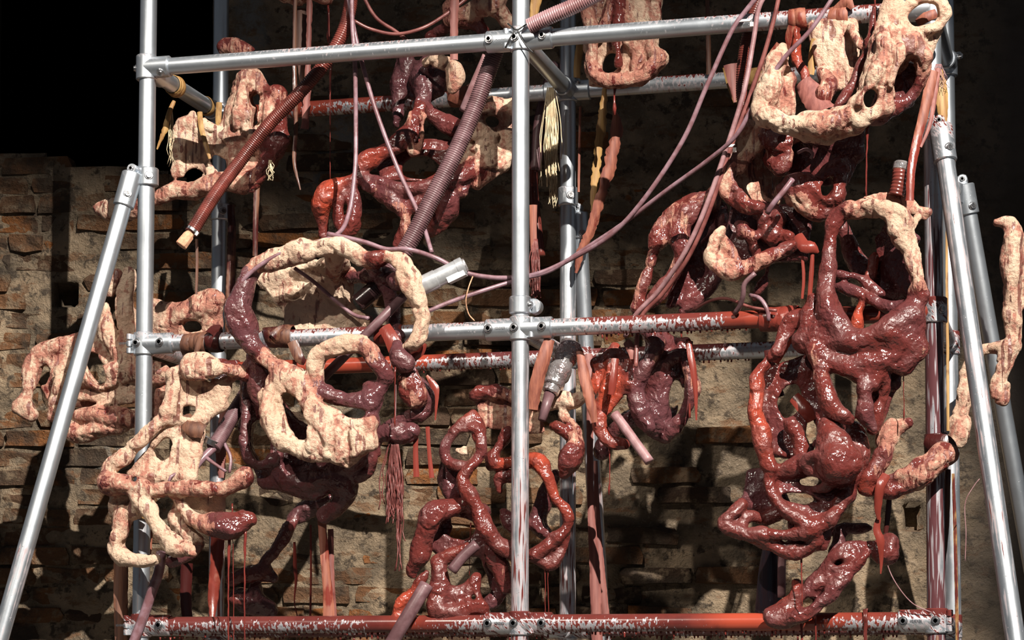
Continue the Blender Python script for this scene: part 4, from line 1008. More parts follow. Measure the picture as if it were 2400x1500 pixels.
c.C([.35, .5, .8], .4, [(1868, 460, y-.07, 22), (1880, 485, y-.07, 20), (1915, 495, y-.06, 20), (1960, 490, y-.05, 18)])
c.C([.3, .35, .3, .35, .5, .7, .8], .4, [(1692, 538, y-.08, 9), (1674, 570, y-.09, 15), (1668, 605, y-.09, 19), (1694, 634, y-.09, 21), (1742, 630, y-.09, 19), (1788, 610, y-.09, 20), (1832, 590, y-.08, 22), (1862, 572, y-.07, 12)])
c.T(.55, .4, [(1690, 560, y-.06), (1720, 590, y-.05), (1740, 625, y-.06), (1690, 630, y-.07)], 8)
for (a, b, r, w) in ((1730, 525, 14, .8), (1752, 548, 12, .7), (1775, 505, 14, .9), (1800, 540, 16, .95), (1835, 545, 13, .9), (1815, 500, 18, .9), (1760, 580, 10, .95)):
    c.C([w, w*.7], .35, [(a, b, y, r), (a+14, b+10, y-.03, r*.8), (a+8, b+28, y-.02, r*.5)])
c.T(.96, .2, [(1720, 490, y+.04), (1900, 490, y+.04), (1880, 600, y+.04), (1760, 620, y+.05), (1710, 560, y+.05)], 12)
c.C([.9, .9], .3, [(1800, 620, y-.04, 9), (1790, 660, y-.03, 9), (1768, 700, y-.02, 7)])
gape = c.build('gaping red and cream clay shell with a hooked jaw, tangled under the long skull')

# 11 ---- tall ring at the right
c = Clay(seed=91, rs=.90); y = -.14
c.C([.75, .9, .92, .95, .95, .95], [.4, .4, .4, .35, .35, .4], [(1985, 488, y, 15), (1958, 520, y, 15), (1946, 575, y, 14), (1942, 630, y-.01, 19), (1934, 685, y-.02, 26), (1950, 735, y-.03, 26), (1985, 785, y-.04, 19)])
c.C([.5, .2, .18, .15, .12, .2, .7], .4, [(1985, 492, y, 15), (2032, 484, y-.01, 18), (2076, 492, y-.02, 21), (2110, 522, y-.02, 22), (2131, 570, y-.02, 21), (2142, 620, y-.02, 20), (2152, 660, y-.02, 18), (2160, 695, y-.01, 18)])
c.T(.35, .4, [(2030, 468, y+.03), (2105, 454, y+.04), (2176, 498, y+.05), (2168, 512, y+.05), (2110, 488, y+.03)], 6)
c.C(.15, .4, [(2128, 545, y, 10), (2146, 515, y+.02, 8), (2156, 500, y+.04, 7)])
c.C([.95, .95, .95, .95], .4, [(1985, 790, y-.04, 19), (2030, 790, y-.05, 17), (2075, 770, y-.05, 20), (2120, 745, y-.03, 23), (2158, 705, y-.01, 20)])
c.T(.78, .4, [(1900, 745, y), (1960, 760, y-.03), (2000, 800, y-.05), (2075, 780, y-.05), (2150, 745, y-.02), (2150, 815, y-.01), (2118, 860, y-.01), (2065, 845, y-.03), (2045, 900, y-.03), (1990, 865, y-.04), (1940, 850, y-.03), (1885, 800, y)], 21)
c.C([.85, .9], .4, [(1905, 700, y, 12), (1890, 750, y-.01, 14), (1895, 800, y-.01, 16), (1920, 835, y-.02, 18)])
c.C([.6, .55, .75, .9, .9], .42, [(1915, 815, y-.03, 18), (1926, 865, y-.04, 16), (1938, 915, y-.05, 18), (1948, 955, y-.06, 20), (1978, 975, y-.06, 13), (1992, 985, y-.05, 8)])
c.C([.8, .75, .8], .2, [(2035, 880, y-.04, 18), (2020, 930, y-.05, 19), (2030, 975, y-.05, 19), (2048, 1005, y-.04, 12)])
c.C([.8, .9, .9], .5, [(2062, 860, y-.02, 17), (2070, 915, y, 15), (2062, 960, y+.01, 16), (2046, 1010, y+.01, 10)])
c.C([.5, .45], .4, [(2112, 800, y-.01, 17), (2116, 835, y, 12), (2110, 868, y, 5)])
c.T(.95, .3, [(2070, 850, y+.03), (2130, 830, y+.03), (2100, 900, y+.04), (2060, 990, y+.04), (2045, 920, y+.03)], 9)
c.C(.95, [.4, .4, .4, .6], [(1900, 742, y, 13), (1868, 748, y+.02, 21), (1848, 775, y+.02, 22), (1828, 808, y+.01, 15), (1808, 838, y, 14)])
c.C(.96, .25, [(1975, 520, y+.1, 14), (2000, 600, y+.14, 22), (2040, 660, y+.14, 26), (2100, 690, y+.12, 22), (2150, 680, y+.06, 16)])
c.T(.95, .2, [(2100, 500, y+.06), (2145, 560, y+.06), (2140, 680, y+.06), (2060, 640, y+.12), (2060, 560, y+.14)], 9)
c.C([.95, .9], [.9, .8], [(2050, 600, y+.1, 10), (2030, 680, y+.08, 11), (2000, 770, y+.04, 11)])
c.C(.96, .2, [(1960, 670, y+.06, 10), (2020, 690, y+.06, 11), (2090, 720, y+.04, 10), (2140, 710, y+.02, 10)])
c.C(.96, .25, [(1955, 640, y+.05, 9), (2010, 650, y+.07, 8), (2070, 690, y+.07, 8)])
ring2 = c.build('tall red ring of clay with a cream right rim, beside the stained, shade-tinted upright')
drip(ring2, 2117, 860, 985, y, 1.0)

# 12 ---- dripping head below it
c = Clay(seed=101, lump=.003, rs=.90); y = -.13
c.C(.99, [.5, .7, .85, .8, .75, .6], [(1800, 840, y, 11), (1778, 880, y-.01, 15), (1776, 930, y-.02, 14), (1772, 975, y-.03, 16), (1782, 1020, y-.04, 18), (1796, 1065, y-.04, 17), (1808, 1098, y-.04, 13)])
c.C(.99, .5, [(1808, 1098, y-.04, 11), (1806, 1135, y-.04, 10), (1820, 1175, y-.045, 10), (1848, 1205, y-.05, 9), (1890, 1222, y-.05, 9), (1935, 1220, y-.04, 14), (1966, 1190, y-.03, 17), (1988, 1150, y-.01, 17)])
c.C([.95, .85, .8, .9], [.45, .5, .5, .4], [(1950, 960, y-.04, 15), (1946, 1000, y-.05, 30), (1952, 1038, y-.06, 46), (1966, 1075, y-.05, 48)])
c.C([.75, .6], .4, [(1935, 1050, y-.10, 9), (1938, 1090, y-.10, 11), (1944, 1125, y-.08, 8)])
c.C(.97, .3, [(1880, 1090, y-.07, 9), (1905, 1070, y-.09, 10), (1935, 1078, y-.10, 9), (1925, 1105, y-.09, 8)])
c.C(.97, .4, [(1960, 1110, y-.08, 10), (1990, 1090, y-.07, 12), (2012, 1055, y-.05, 10)])
c.C(.95, .4, [(1900, 1085, y-.05, 24), (1930, 1110, y-.05, 34), (1975, 1115, y-.03, 30)])
c.C(.98, .35, [(1810, 1105, y-.02, 12), (1845, 1100, y-.03, 13), (1880, 1085, y-.04, 22)])
c.T(.97, .25, [(1815, 1110, y), (1890, 1100, y-.01), (1990, 1110, y-.01), (1985, 1160, y), (1940, 1205, y-.02), (1870, 1205, y-.02), (1830, 1170, y-.02)], 18)
c.C(.95, .4, [(1890, 1100, y-.06, 10), (1920, 1118, y-.07, 10), (1950, 1110, y-.07, 10)]).C(.9, .35, [(1900, 1145, y-.04, 10), (1935, 1140, y-.05, 13), (1960, 1120, y-.05, 14)])
c.H(1898, 1128, y-.03, 24, 11, -.05, .06).H(1872, 1168, y-.02, 40, 13, .1, .03)
c.C(.97, .45, [(1742, 1178, y-.02, 10), (1712, 1205, y-.03, 16), (1700, 1232, y-.03, 20), (1735, 1252, y-.035, 17), (1795, 1252, y-.04, 14), (1850, 1254, y-.04, 14), (1905, 1242, y-.045, 14), (1945, 1222, y-.04, 14)])
c.C(.97, .45, [(1735, 1245, y-.03, 12), (1755, 1212, y-.01, 10), (1790, 1215, y+.02, 10), (1830, 1200, y+.02, 14)])
c.C([.95, .8, .9], .4, [(1770, 1260, y-.03, 14), (1815, 1275, y-.02, 14), (1860, 1292, y-.02, 17), (1900, 1278, y-.02, 15), (1915, 1258, y-.03, 12)])
c.T(.98, .15, [(1760, 1110, y+.05), (1810, 1100, y+.04), (1850, 1200, y+.05), (1800, 1220, y+.05), (1745, 1180, y+.04)], 10)  # dark plate put in for the shade behind the jaw
c.T(.97, .3, [(1860, 1200, y), (1960, 1195, y), (1930, 1280, y), (1860, 1280, y)], 10)
c.T(.96, .35, [(1800, 870, y+.08), (1920, 830, y+.06), (1930, 960, y+.06), (1890, 1080, y+.04), (1820, 1060, y+.06), (1790, 960, y+.07)], 9)
c.H(1850, 940, y+.07, 26, 40, .3).H(1900, 1010, y+.06, 12, 30, .1)
c.C(.97, .4, [(1985, 990, y+.03, 14), (2010, 1020, y+.02, 18), (2020, 1070, y, 16), (2000, 1130, y, 14)])
c.C(.97, .5, [(1850, 990, y+.02, 12), (1870, 1030, y+.02, 14), (1880, 1070, y+.01, 12)])
head = c.build('glossy red dripping clay head over a lower jaw loop, under the tall ring')
for px, a, b, r in ((1878, 1290, 1420, 1.4), (1800, 1095, 1100, 1), (1745, 1090, 1100, 1)): 
    if b-a > 20: drip(head, px, a, b, y-.01, r, False)
# 13 ---- hook on the right upright
c = Clay(seed=111); y = -.085
c.C([.5, .45, .5, .6, .85, .95], [.4, .4, .4, .4, .6, .8], [(2128, 992, y, 8), (2092, 1000, y, 18), (2078, 1035, y-.01, 25), (2064, 1075, y-.02, 21), (2044, 1110, y-.02, 20), (2034, 1142, y-.02, 17), (2052, 1152, y-.02, 12)])
c.C([.85, .6, .5, .4, .5], .45, [(2052, 1150, y-.02, 12), (2085, 1146, y-.01, 18), (2125, 1128, y, 20), (2162, 1104, y, 22), (2196, 1078, y+.01, 22), (2216, 1062, y+.02, 18)])
c.C([.6, .5], .4, [(2085, 1118, y-.02, 8), (2120, 1106, y-.02, 9), (2150, 1092, y-.01, 12)])
c.C([.2, .4], .4, [(2086, 990, y, 10), (2068, 1012, y, 9), (2062, 1040, y, 9)])
hook = c.build('rough cream and red clay hook strapped to the stained, shade-tinted upright')
# 14 ---- bone on the bottom rail
c = Clay(seed=121); y = -.055
c.C([.85, .9, .85], .35, [(2084, 1272, y, 18), (2080, 1290, y, 20), (2045, 1280, y, 17), (2010, 1285, y-.01, 17), (1972, 1312, y-.02, 20), (1938, 1345, y-.02, 22)])
c.C(.9, .35, [(1938, 1345, y-.02, 22), (1910, 1378, y-.02, 24), (1880, 1412, y-.02, 22), (1846, 1440, y-.02, 25), (1815, 1448, y-.02, 22)])
c.C(.85, .3, [(2030, 1300, y-.03, 12), (1985, 1345, y-.04, 13), (1940, 1400, y-.045, 12), (1895, 1436, y-.045, 12), (1855, 1450, y-.04, 13)])
c.C([.95, .98], [.7, .9], [(1868, 1370, y, 14), (1872, 1400, y-.01, 16), (1838, 1430, y-.01, 18), (1815, 1440, y-.01, 14)])
c.H(1966, 1318, y-.03, 11, 7, -.4, .03).H(1890, 1412, y, 16, 9, -.5)
c.C([.9, .9], .2, [(1975, 1240, y+.06, 9), (1965, 1270, y+.05, 10), (1950, 1300, y+.04, 9)])
c.C(.95, .2, [(1900, 1260, y+.08, 14), (1960, 1240, y+.07, 9), (2040, 1238, y+.04, 6)])
bone = c.build('long dull red clay bone slanting down onto the bottom rail')
drip(bone, 1878, 1440, 1520, y, 2.5, False); drip(bone, 1910, 1430, 1520, y, 2.0, False)
# 15 ---- pale bone at the far right
c = Clay(seed=131); y = .36
c.C([.2, .3, .28, .25], .5, [(2336, 522, y, 9), (2362, 522, y, 14), (2380, 550, y, 20), (2382, 610, y, 22), (2378, 665, y, 22), (2384, 712, y, 20)])
c.C([.2, .25, .25, .3], .5, [(2370, 720, y, 18), (2372, 775, y, 22), (2358, 825, y, 22), (2350, 870, y, 18), (2336, 918, y, 16), (2350, 938, y, 14), (2358, 905, y, 10)])
c.C([.15, .1, .2, .2], .5, [(2362, 810, y, 14), (2320, 818, y+.01, 13), (2288, 832, y+.01, 14), (2262, 880, y+.01, 15), (2256, 930, y, 18), (2252, 985, y-.01, 24), (2244, 1030, y-.02, 18), (2228, 1050, y-.02, 8)])
c.C(.25, .5, [(2365, 560, y-.02, 12), (2372, 620, y-.02, 12), (2366, 690, y-.02, 11)])
farbone = c.build('pale dry clay bone hanging behind the slanting right brace, against the grey plaster')
# 16 ---- limbs above the middle rail
c = Clay(seed=141); y = .16
c.C([.6, .62, .58, .62, .7], .4, [(1652, 478, y, 20), (1612, 490, y, 24), (1575, 515, y-.01, 20), (1545, 562, y-.02, 16), (1530, 605, y-.02, 11), (1512, 655, y-.02, 10), (1500, 690, y-.02, 13), (1490, 722, y-.02, 14)])
c.C([.62, .55, .62, .75], .4, [(1620, 490, y, 24), (1590, 545, y-.02, 24), (1602, 590, y-.03, 17), (1580, 640, y-.02, 11), (1552, 676, y-.03, 15), (1530, 705, y-.03, 15)])
c.T(.8, .25, [(1600, 500, y+.03), (1690, 490, y+.04), (1680, 620, y+.05), (1620, 700, y+.04), (1570, 715, y+.03), (1600, 620, y+.03)], 10)
c.C([.9, .9], .2, [(1690, 500, y+.03, 14), (1700, 600, y+.04, 16), (1650, 690, y+.05, 14), (1600, 730, y+.04, 12)])
c.C([.5, .5], .4, [(1670, 470, y, 16), (1700, 430, y+.02, 16), (1720, 400, y+.05, 14)])
limbs = c.build('pair of thin brownish clay limbs reaching down behind the right half of the middle rail')
# 17 ---- hanging pieces under the middle rail
c = Clay(seed=151); y = .14
c.C([.7, .6, .7, .8, .9], [.15, .1, .1, .1, .15], [(1515, 770, y-.04, 18), (1532, 815, y-.05, 24), (1508, 868, y-.05, 24), (1488, 915, y-.05, 22), (1506, 958, y-.05, 20), (1522, 1000, y-.05, 12)])
c.T(.98, .85, [(1396, 850, y-.03), (1440, 815, y-.03), (1478, 850, y-.05), (1472, 900, y-.06), (1425, 960, y-.05), (1394, 905, y-.04)], 9)
c.C(.98, [.8, .9, .7], [(1440, 810, y-.02, 10), (1430, 880, y-.06, 12), (1405, 950, y-.06, 13), (1408, 1005, y-.06, 12), (1430, 1036, y-.06, 10), (1466, 1040, y-.05, 8)])
c.C(.98, .2, [(1545, 800, y, 24), (1550, 880, y+.02, 36), (1545, 960, y+.02, 34), (1560, 1020, y+.02, 18)])
c.C(.98, .2, [(1480, 980, y, 20), (1440, 1010, y+.02, 18), (1410, 1060, y+.02, 16)])
c.C([.9, .5, .8, .9], .25, [(1600, 810, y-.02, 14), (1612, 860, y-.03, 12), (1624, 905, y-.03, 12), (1612, 955, y-.02, 14), (1580, 1000, y-.01, 16), (1558, 1030, y, 9)])
c.T(.97, .2, [(1560, 800, y+.01), (1610, 800, y+.01), (1600, 900, y+.03), (1560, 960, y+.03)], 9)
c.C([.9, .9], .3, [(1600, 820, y-.02, 12), (1560, 850, y-.03, 10), (1545, 880, y-.02, 8)])
c.H(1582, 925, y, 14, 40, .15)
hang = c.build('dark glossy clay shreds with a bright red flap hanging under the middle rail')
drip(hang, 1427, 1040, 1160, y-.05, 1.3); drip(hang, 1618, 800, 980, y-.04, 3.2, False)
# 18 ---- tangle at the bottom centre
c = Clay(seed=161, lump=.0032, rs=.84); y = .075
c.loop(.92, .35, 1087, 1047, y-.05, 41, 50, 10, 0, .25)
c.C(.95, .75, [(1068, 1005, y-.05, 10), (1090, 985, y-.04, 14), (1108, 968, y-.03, 9)]).C(.95, .6, [(1112, 970, y-.03, 8), (1122, 1000, y-.03, 14), (1125, 1030, y-.04, 12)])
c.C([.9, .5, .4], .4, [(1112, 925, y+.05, 13), (1150, 918, y+.05, 14), (1200, 930, y+.05, 14), (1250, 950, y+.06, 14)])
c.T(.35, .35, [(1120, 925, y+.07), (1260, 945, y+.07), (1270, 1010, y+.07), (1130, 1000, y+.07)], 8)
c.C(.97, [.5, .6, .6, .5, .55], [(1118, 1085, y-.06, 11), (1094, 1108, y-.07, 12), (1086, 1132, y-.07, 14), (1108, 1170, y-.07, 14), (1130, 1215, y-.07, 15), (1150, 1255, y-.07, 18), (1182, 1284, y-.06, 18), (1216, 1302, y-.03, 17)])
c.C([.85, .8, .85, .9], .4, [(1105, 1190, y-.03, 20), (1062, 1190, y-.05, 24), (1015, 1212, y-.06, 26), (995, 1258, y-.06, 22), (982, 1305, y-.05, 20), (966, 1345, y-.04, 13)])
c.C(.97, .15, [(1050, 1090, y, 18), (1055, 1130, y+.01, 22), (1070, 1170, y, 18)])
c.T(.95, .25, [(1040, 1200, y), (1130, 1200, y), (1140, 1290, y), (1040, 1290, y), (1000, 1260, y)], 16)
c.H(1075, 1238, y-.03, 40, 24, .1, .05)
c.C(.95, [.5, .6], [(1095, 1275, y-.06, 9), (1075, 1292, y-.06, 12), (1040, 1310, y-.06, 22)])
c.C(.92, [.45, .4, .45, .5], [(1024, 1318, y-.07, 24), (1030, 1362, y-.075, 27), (1024, 1398, y-.075, 24), (1020, 1432, y-.075, 26), (1070, 1436, y-.07, 25), (1128, 1424, y-.06, 12)])
c.T(.9, .45, [(1040, 1390, y-.06), (1098, 1378, y-.05), (1116, 1352, y-.05), (1110, 1400, y-.05), (1135, 1432, y-.05), (1040, 1440, y-.06)], 11)
c.H(1110, 1400, y-.05, 7, 8, 0, .03)
c.C(.97, [.5, .8, .9, .5], [(1000, 1345, y-.06, 9), (975, 1375, y-.06, 12), (948, 1410, y-.07, 13), (932, 1450, y-.07, 12), (926, 1490, y-.07, 10)])
c.C(.98, .15, [(1135, 1290, y+.02, 30), (1165, 1345, y+.03, 40), (1175, 1390, y+.03, 26), (1140, 1420, y+.02, 16)])  # dark mass put in for the shade right of the lump
c.C([.8, .7], .3, [(1150, 1270, y-.04, 14), (1170, 1330, y-.02, 20), (1190, 1380, y-.01, 14)])
c.C(.98, [.9, .9, .8, .8, .6, .5, .45], [(1160, 1090, y-.02, 14), (1205, 1082, y-.01, 14), (1258, 1082, y-.02, 13), (1282, 1118, y-.03, 12), (1302, 1165, y-.03, 11), (1328, 1200, y-.03, 11), (1332, 1232, y-.03, 12), (1310, 1262, y-.035, 15), (1275, 1285, y-.035, 14), (1240, 1302, y-.03, 12)])
c.C([.9, .8], .5, [(1205, 1115, y, 12), (1170, 1120, y, 11), (1172, 1150, y, 9)])
c.C([.35, .4, .85, .95], [.4, .4, .4, .5], [(1352, 1005, y-.02, 15), (1348, 1042, y-.02, 22), (1336, 1080, y-.02, 24), (1322, 1112, y-.01, 13)])
c.C([.9, .8], [.7, .5], [(1295, 1000, y, 9), (1322, 1010, y-.01, 12), (1345, 1020, y-.01, 14)])
c.C(.97, [.4, .7], [(1330, 1245, y-.01, 9), (1318, 1290, y-.02, 9), (1296, 1322, y-.02, 15), (1268, 1312, y-.02, 13)])
c.C(.98, .2, [(1300, 1110, y+.03, 12), (1275, 1170, y+.05, 18), (1262, 1230, y+.05, 20), (1290, 1260, y+.04, 14)])
c.C([.9, .8], .3, [(1180, 1200, y+.03, 12), (1200, 1230, y+.03, 18), (1250, 1230, y+.04, 14)])
c.C([.85, .7], .4, [(1190, 1010, y-.01, 14), (1175, 1040, y-.01, 16), (1150, 1090, y-.01, 14)])
c.C(.02, .3, [(1072, 1056, y-.02, 8), (1080, 1060, y-.02, 7)]).C(.05, .3, [(1090, 1052, y-.02, 10), (1092, 1062, y-.02, 9)])
c.C(.15, .4, [(1275, 952, y+.03, 9), (1310, 938, y+.03, 12), (1345, 942, y+.03, 12), (1372, 930, y+.03, 8)]).C(.2, .4, [(1330, 945, y+.03, 10), (1320, 975, y+.03, 8), (1350, 1000, y, 10)])
tangle = c.build('wet red tangle of clay loops and sockets behind the middle upright, above the bottom rail')
for px, a, b in ((1276, 1325, 1470), (1286, 1325, 1450), (1102, 1225, 1350)): drip(tangle, px, a, b, y-.02, .9, False)
# 19 ---- low red shreds at the lower left
c = Clay(seed=171); y = .30
c.C([.9, .85, .95], .4, [(692, 1215, y, 9), (664, 1262, y-.01, 17), (645, 1290, y-.01, 15), (612, 1325, y-.02, 7)])
c.C([.95, .9], .45, [(622, 1335, y-.02, 9), (590, 1345, y-.03, 15), (556, 1352, y-.03, 12), (540, 1362, y-.03, 5)])
c.C(.99, .1, [(690, 1215, y+.02, 18), (730, 1190, y+.03, 22), (770, 1170, y+.03, 28)])
c.C(.99, .1, [(560, 1400, y+.02, 26), (600, 1412, y+.02, 34), (630, 1430, y+.02, 20)]).C(.99, .1, [(625, 1345, y, 20), (640, 1355, y, 16)])
c.C(.9, .5, [(545, 1405, y-.02, 7), (568, 1408, y-.02, 6)]).C(.99, .15, [(600, 1380, y, 20), (600, 1410, y, 22)])
c.build('small dark red clay shreds low behind the pale claw, above the bottom rail')
print('clay quads', TOTAL)
#SOFT
# ------------------------------------------------------------ hoses, cables, straps, fibres
def cable(label, pts, r=5.2, mat='cable', cat='cable', group=None, name='cable', step=.012):
    w = catmull(P3(pts), step); rad = r*mpp(w[0])
    o = newmesh(name, *sweep(w, rad, 10), M[mat])
    return tag(o, label, cat, group)
def hose(label, pts, r, mat, group='corrugated hoses', parent=None, name='corrugated_hose', rib=.0062):
    w = catmull(P3(pts), .0100); L = np.concatenate([[0], np.cumsum(np.linalg.norm(np.diff(w, axis=0), axis=1))])
    n = int(L[-1]/rib*4); s = np.linspace(0, L[-1], n)
    q = np.stack([np.interp(s, L, w[:, i]) for i in range(3)], 1)
    rad = r*mpp(w[0])*(1+0.055*np.sin(np.arange(n)*PI/2+.4))
    if parent is None:
        root = empty(name, q[-1], label, 'hose', group)
        newmesh('hose_body', *sweep(q, rad, 14), M[mat], root); return root
    return newmesh('hose_body', *sweep(q, rad, 14), M[mat], parent)
def ribbon_mesh(pts, th=.0014, twist=0.0, curl=0.35, jag=0.0, seed=0, step=.012):
    rr = random.Random(seed+int(pts[0][0]*3+pts[0][1])); w = []
    for a, b, y, wd in pts:
        p = P(a, b, y); w.append((*p, wd*mpp(p)/2))
    q = catmull(w, step); n = len(q); c = q[:, :3]
    tg = np.gradient(c, axis=0); tg /= np.linalg.norm(tg, axis=1)[:, None]+1e-9
    V = []; K = 5
    for i in range(n):
        d = c[i]-CAM; d /= np.linalg.norm(d)
        side = np.cross(tg[i], d); side /= np.linalg.norm(side)+1e-9; nr = np.cross(side, tg[i])
        an = twist*math.sin(i/n*3.3+rr.random()*.05); cs, sn = math.cos(an), math.sin(an)
        s2 = side*cs+nr*sn; n2 = nr*cs-side*sn; hw = max(q[i, 3], .0012)
        for sgn in (1, -1):
            for k in range(K):
                u = (k/(K-1)*2-1); e = hw*(1-(rr.random()*jag if k in (0, K-1) else 0))
                V.append(c[i]+s2*u*e+n2*(curl*hw*(u*u-.4)+sgn*th*.5))
    F = []
    for i in range(n-1):
        a, b = i*2*K, (i+1)*2*K
        for k in range(K-1):
            F.append((a+k, a+k+1, b+k+1, b+k)); F.append((a+K+k, b+K+k, b+K+k+1, a+K+k+1))
        F.append((a, b, b+K, a+K)); F.append((a+K-1, a+2*K-1, b+2*K-1, b+K-1))
    F.append(tuple(range(K))+tuple(range(2*K-1, K-1, -1))); e = (n-1)*2*K
    F.append(tuple(e+k for k in range(K-1, -1, -1))+tuple(e+k for k in range(K, 2*K)))
    return V, F, n, 2*K
def strap(label, pts, mat='strap_r', wet=.4, group='hide straps', name='strap', parent=None, **kw):
    V, F, n, m = ribbon_mesh(pts, **kw)
    wv = np.full(n, wet) if isinstance(wet, (int, float)) else np.interp(np.linspace(0, 1, n), np.linspace(0, 1, len(wet)), wet)
    o = newmesh(name, V, F, M[mat], parent, True, {'wet': np.repeat(wv, m)})
    autosmooth(o, 50)
    if parent is None: tag(o, label, 'strap', group)
    return o
def wrap(label, c, axis, width, mat='strap_b', wet=.4, turns=2, r=.0262, group='bindings wound round tubes', tail=None, **kw):
    """strip wound round a tube, with optional hanging tail"""
    c = np.asarray(c, float); axis = np.asarray(axis, float); rr = random.Random(int(c[0]*999+c[2]*77)); m = MB()
    a = np.cross(axis, [.3, .5, .8]); a /= np.linalg.norm(a); b = np.cross(axis, a)
    for t in range(turns):
        off = (t-(turns-1)/2)*width*.55; sl = rr.uniform(-.25, .25); N = 28; V = []; F = []
        ra = r+.0012*t+rr.uniform(0, .001)
        for i in range(N):
            th = 2*PI*i/N; e = a*math.cos(th)+b*math.sin(th); o = off+sl*width*math.sin(th)
            bump = rr.uniform(0, .0016)
            for (du, dr) in ((-.5, 0), (-.46, .0016), (0, .0022+bump), (.46, .0016), (.5, 0)):
                V.append(c+axis*(o+du*width)+e*(ra+dr))
        for i in range(N):
            j = (i+1) % N
            for k in range(4): F.append((i*5+k, i*5+k+1, j*5+k+1, j*5+k))
        m.add(V, F)
    root = empty('binding', c, label, 'binding', group)
    m.build('winding', M[mat], root, True, {'wet': np.full(len(m.V), wet)})
    if tail:
        for tl in (tail if isinstance(tail[0], list) else [tail]): strap(None, tl, mat, wet, name='tail', parent=root, **kw)
    return root
def fringe(label, cx, y0, y1, dep, wid, n, mat='fibre', r=.9, name='fibre_hank', jit=8, group=None):
    rr = random.Random(int(cx+y0)); m = MB()
    for i in range(n):
        x = cx+rr.gauss(0, wid/3); L = y1-(y1-y0)*abs(rr.gauss(0, .22)); pts = []; k = 7
        for j in range(k):
            t = j/(k-1); pts.append((cx+(x-cx)*(0.35+0.65*min(1, t*2.2))+rr.uniform(-1, 1)*jit*t*.5, y0+(L-y0)*t, dep+rr.uniform(-1, 1)*.012*t))
        w = catmull(P3(pts), .02); m.add(*sweep(w, r*mpp(w[0]), 5))
    o = m.build(name, M[mat]); return tag(o, label, 'fibres', group)

# corrugated hoses
h1 = hose('glossy red-brown corrugated hose slanting down from the top, cork plug in its end', [(826, -60, .10), (820, 20, .09), (800, 85, .08), (760, 150, .08), (700, 220, .09), (630, 292, .10), (565, 375, .10), (505, 455, .05), (448, 546, .0)], 15.5, 'hose_red')
a, b = P(450, 543, .0), P(424, 576, -.015); d = (b-a)/np.linalg.norm(b-a)
m = MB(); V, F = sweep([a+d*.004, a+d*.016, b-d*.002, b], [.0125, .0165, .0180, .0165], 9); m.add(V, F); autosmooth(m.build('cork_plug', M['cork'], h1), 30)
def hose_clip(parent, c, ax, r, w=.009):
    m = MB(); c = np.asarray(c); m.chamf(c-ax*w/2, c+ax*w/2, r, .0008, 24)
    s = np.cross(ax, Y); s /= np.linalg.norm(s); q = c-Y*r*.5+s*r*.9
    m.chamf(q-ax*w*.8, q+ax*w*.8, .0045, .0008, 12); m.box(q+s*.003, ax*w*.6, Y*.004, s*.004)
    return autosmooth(m.build('hose_clip', M['steel'], parent), 30)
hose_clip(h1, P(452, 541, .0), d, .0200)
h2 = hose('thick purple-grey corrugated hose running from the top rail down into the ring head', [(1172, 90, .06), (1145, 165, .07), (1110, 260, .07), (1066, 360, .06), (1010, 470, .05), (958, 572, .04), (905, 650, .03), (868, 690, .02)], 20, 'hose_grey')
m = MB(); a, b = P(905, 655, .03), P(838, 712, .015); m.chamf(a, b, .0255, .004, 24); autosmooth(m.build('end_sleeve', M['blackrub'], h2), 30)
h3 = hose('pink corrugated hose rising from the top crossover clamp to the right', [(1240, 62, -.045), (1290, 38, -.05), (1350, 12, -.05), (1420, -25, -.05), (1500, -70, -.05)], 18, 'hose_pink')
h4 = hose('red corrugated hose hanging with the cable bundle left of the long skull', [(1790, -30, .05), (1764, 40, .04), (1744, 120, .045), (1738, 200, .05), (1742, 260, .04), (1746, 310, .03)], 13, 'hose_red')
h5 = hose('short grey corrugated hose end inside the pale claw', [(575, 925, .05), (550, 965, .02), (525, 1010, -.02), (500, 1050, -.06)], 17, 'hose_grey')
hose_clip(h5, P(494, 1035, -.06), np.array([.45, 0, .9]), .026, .016)
for k, (q) in enumerate([[(500, 1050, -.06), (470, 1080, -.09), (450, 1110, -.10), (442, 1130, -.11)], [(480, 1070, -.08), (500, 1085, -.09), (530, 1105, -.09)], [(520, 1030, -.03), (540, 1070, -.04), (538, 1108, -.05)], [(446, 1112, -.11), (420, 1108, -.12), (400, 1118, -.14), (396, 1132, -.14)]]):
    w_ = catmull(P3(q), .01); newmesh('frayed_tube', *sweep(w_, np.linspace(.012 if k == 0 else .006, .008 if k == 0 else .004, len(w_)), 9), M['cable'], h5)
# rod stirring the slip
m = MB(); m.tube(P(985, 655, -.03), P(750, 893, -.065), .0125, .0135, 16)
tag(m.build('stirring_rod', M['hose_grey']), 'dull mauve rod crossing the ring head and its small loop', 'rod')
# geared motors
mo = empty('motor', P(1020, 650, -.08), 'bright steel motor cylinder on the right rim of the ring head', 'motor')
a, b = P(985, 672, -.08), P(1088, 622, -.055); d = (b-a)/np.linalg.norm(b-a)
m = MB(); m.add(*sweep([a, a+d*.006, a+d*.05, a+d*.0505, b-d*.022, b-d*.0215, b-d*.002, b], [.024, .0265, .0265, .0245, .0245, .0255, .0255, .022], 28)); autosmooth(m.build('housing', M['alu'], mo), 30)
m = MB(); m.chamf(b-d*.001, b+d*.006, .019, .002, 20); autosmooth(m.build('end_cap', M['foil'], mo), 30)
m = MB(); s = np.cross(d, Y); s /= np.linalg.norm(s); m.box(b-d*.030-s*.020-Y*.008, d*.026, s*.011, Y*.012); m.build('terminal_block', M['alu'], mo, False)
w_ = catmull(P3([(1108, 648, -.06), (1098, 675, -.07), (1092, 705, -.06), (1098, 735, -.04), (1112, 752, -.028)]), .006)
newmesh('copper_wire', *sweep(w_, .0018, 8), M['cork'], mo)
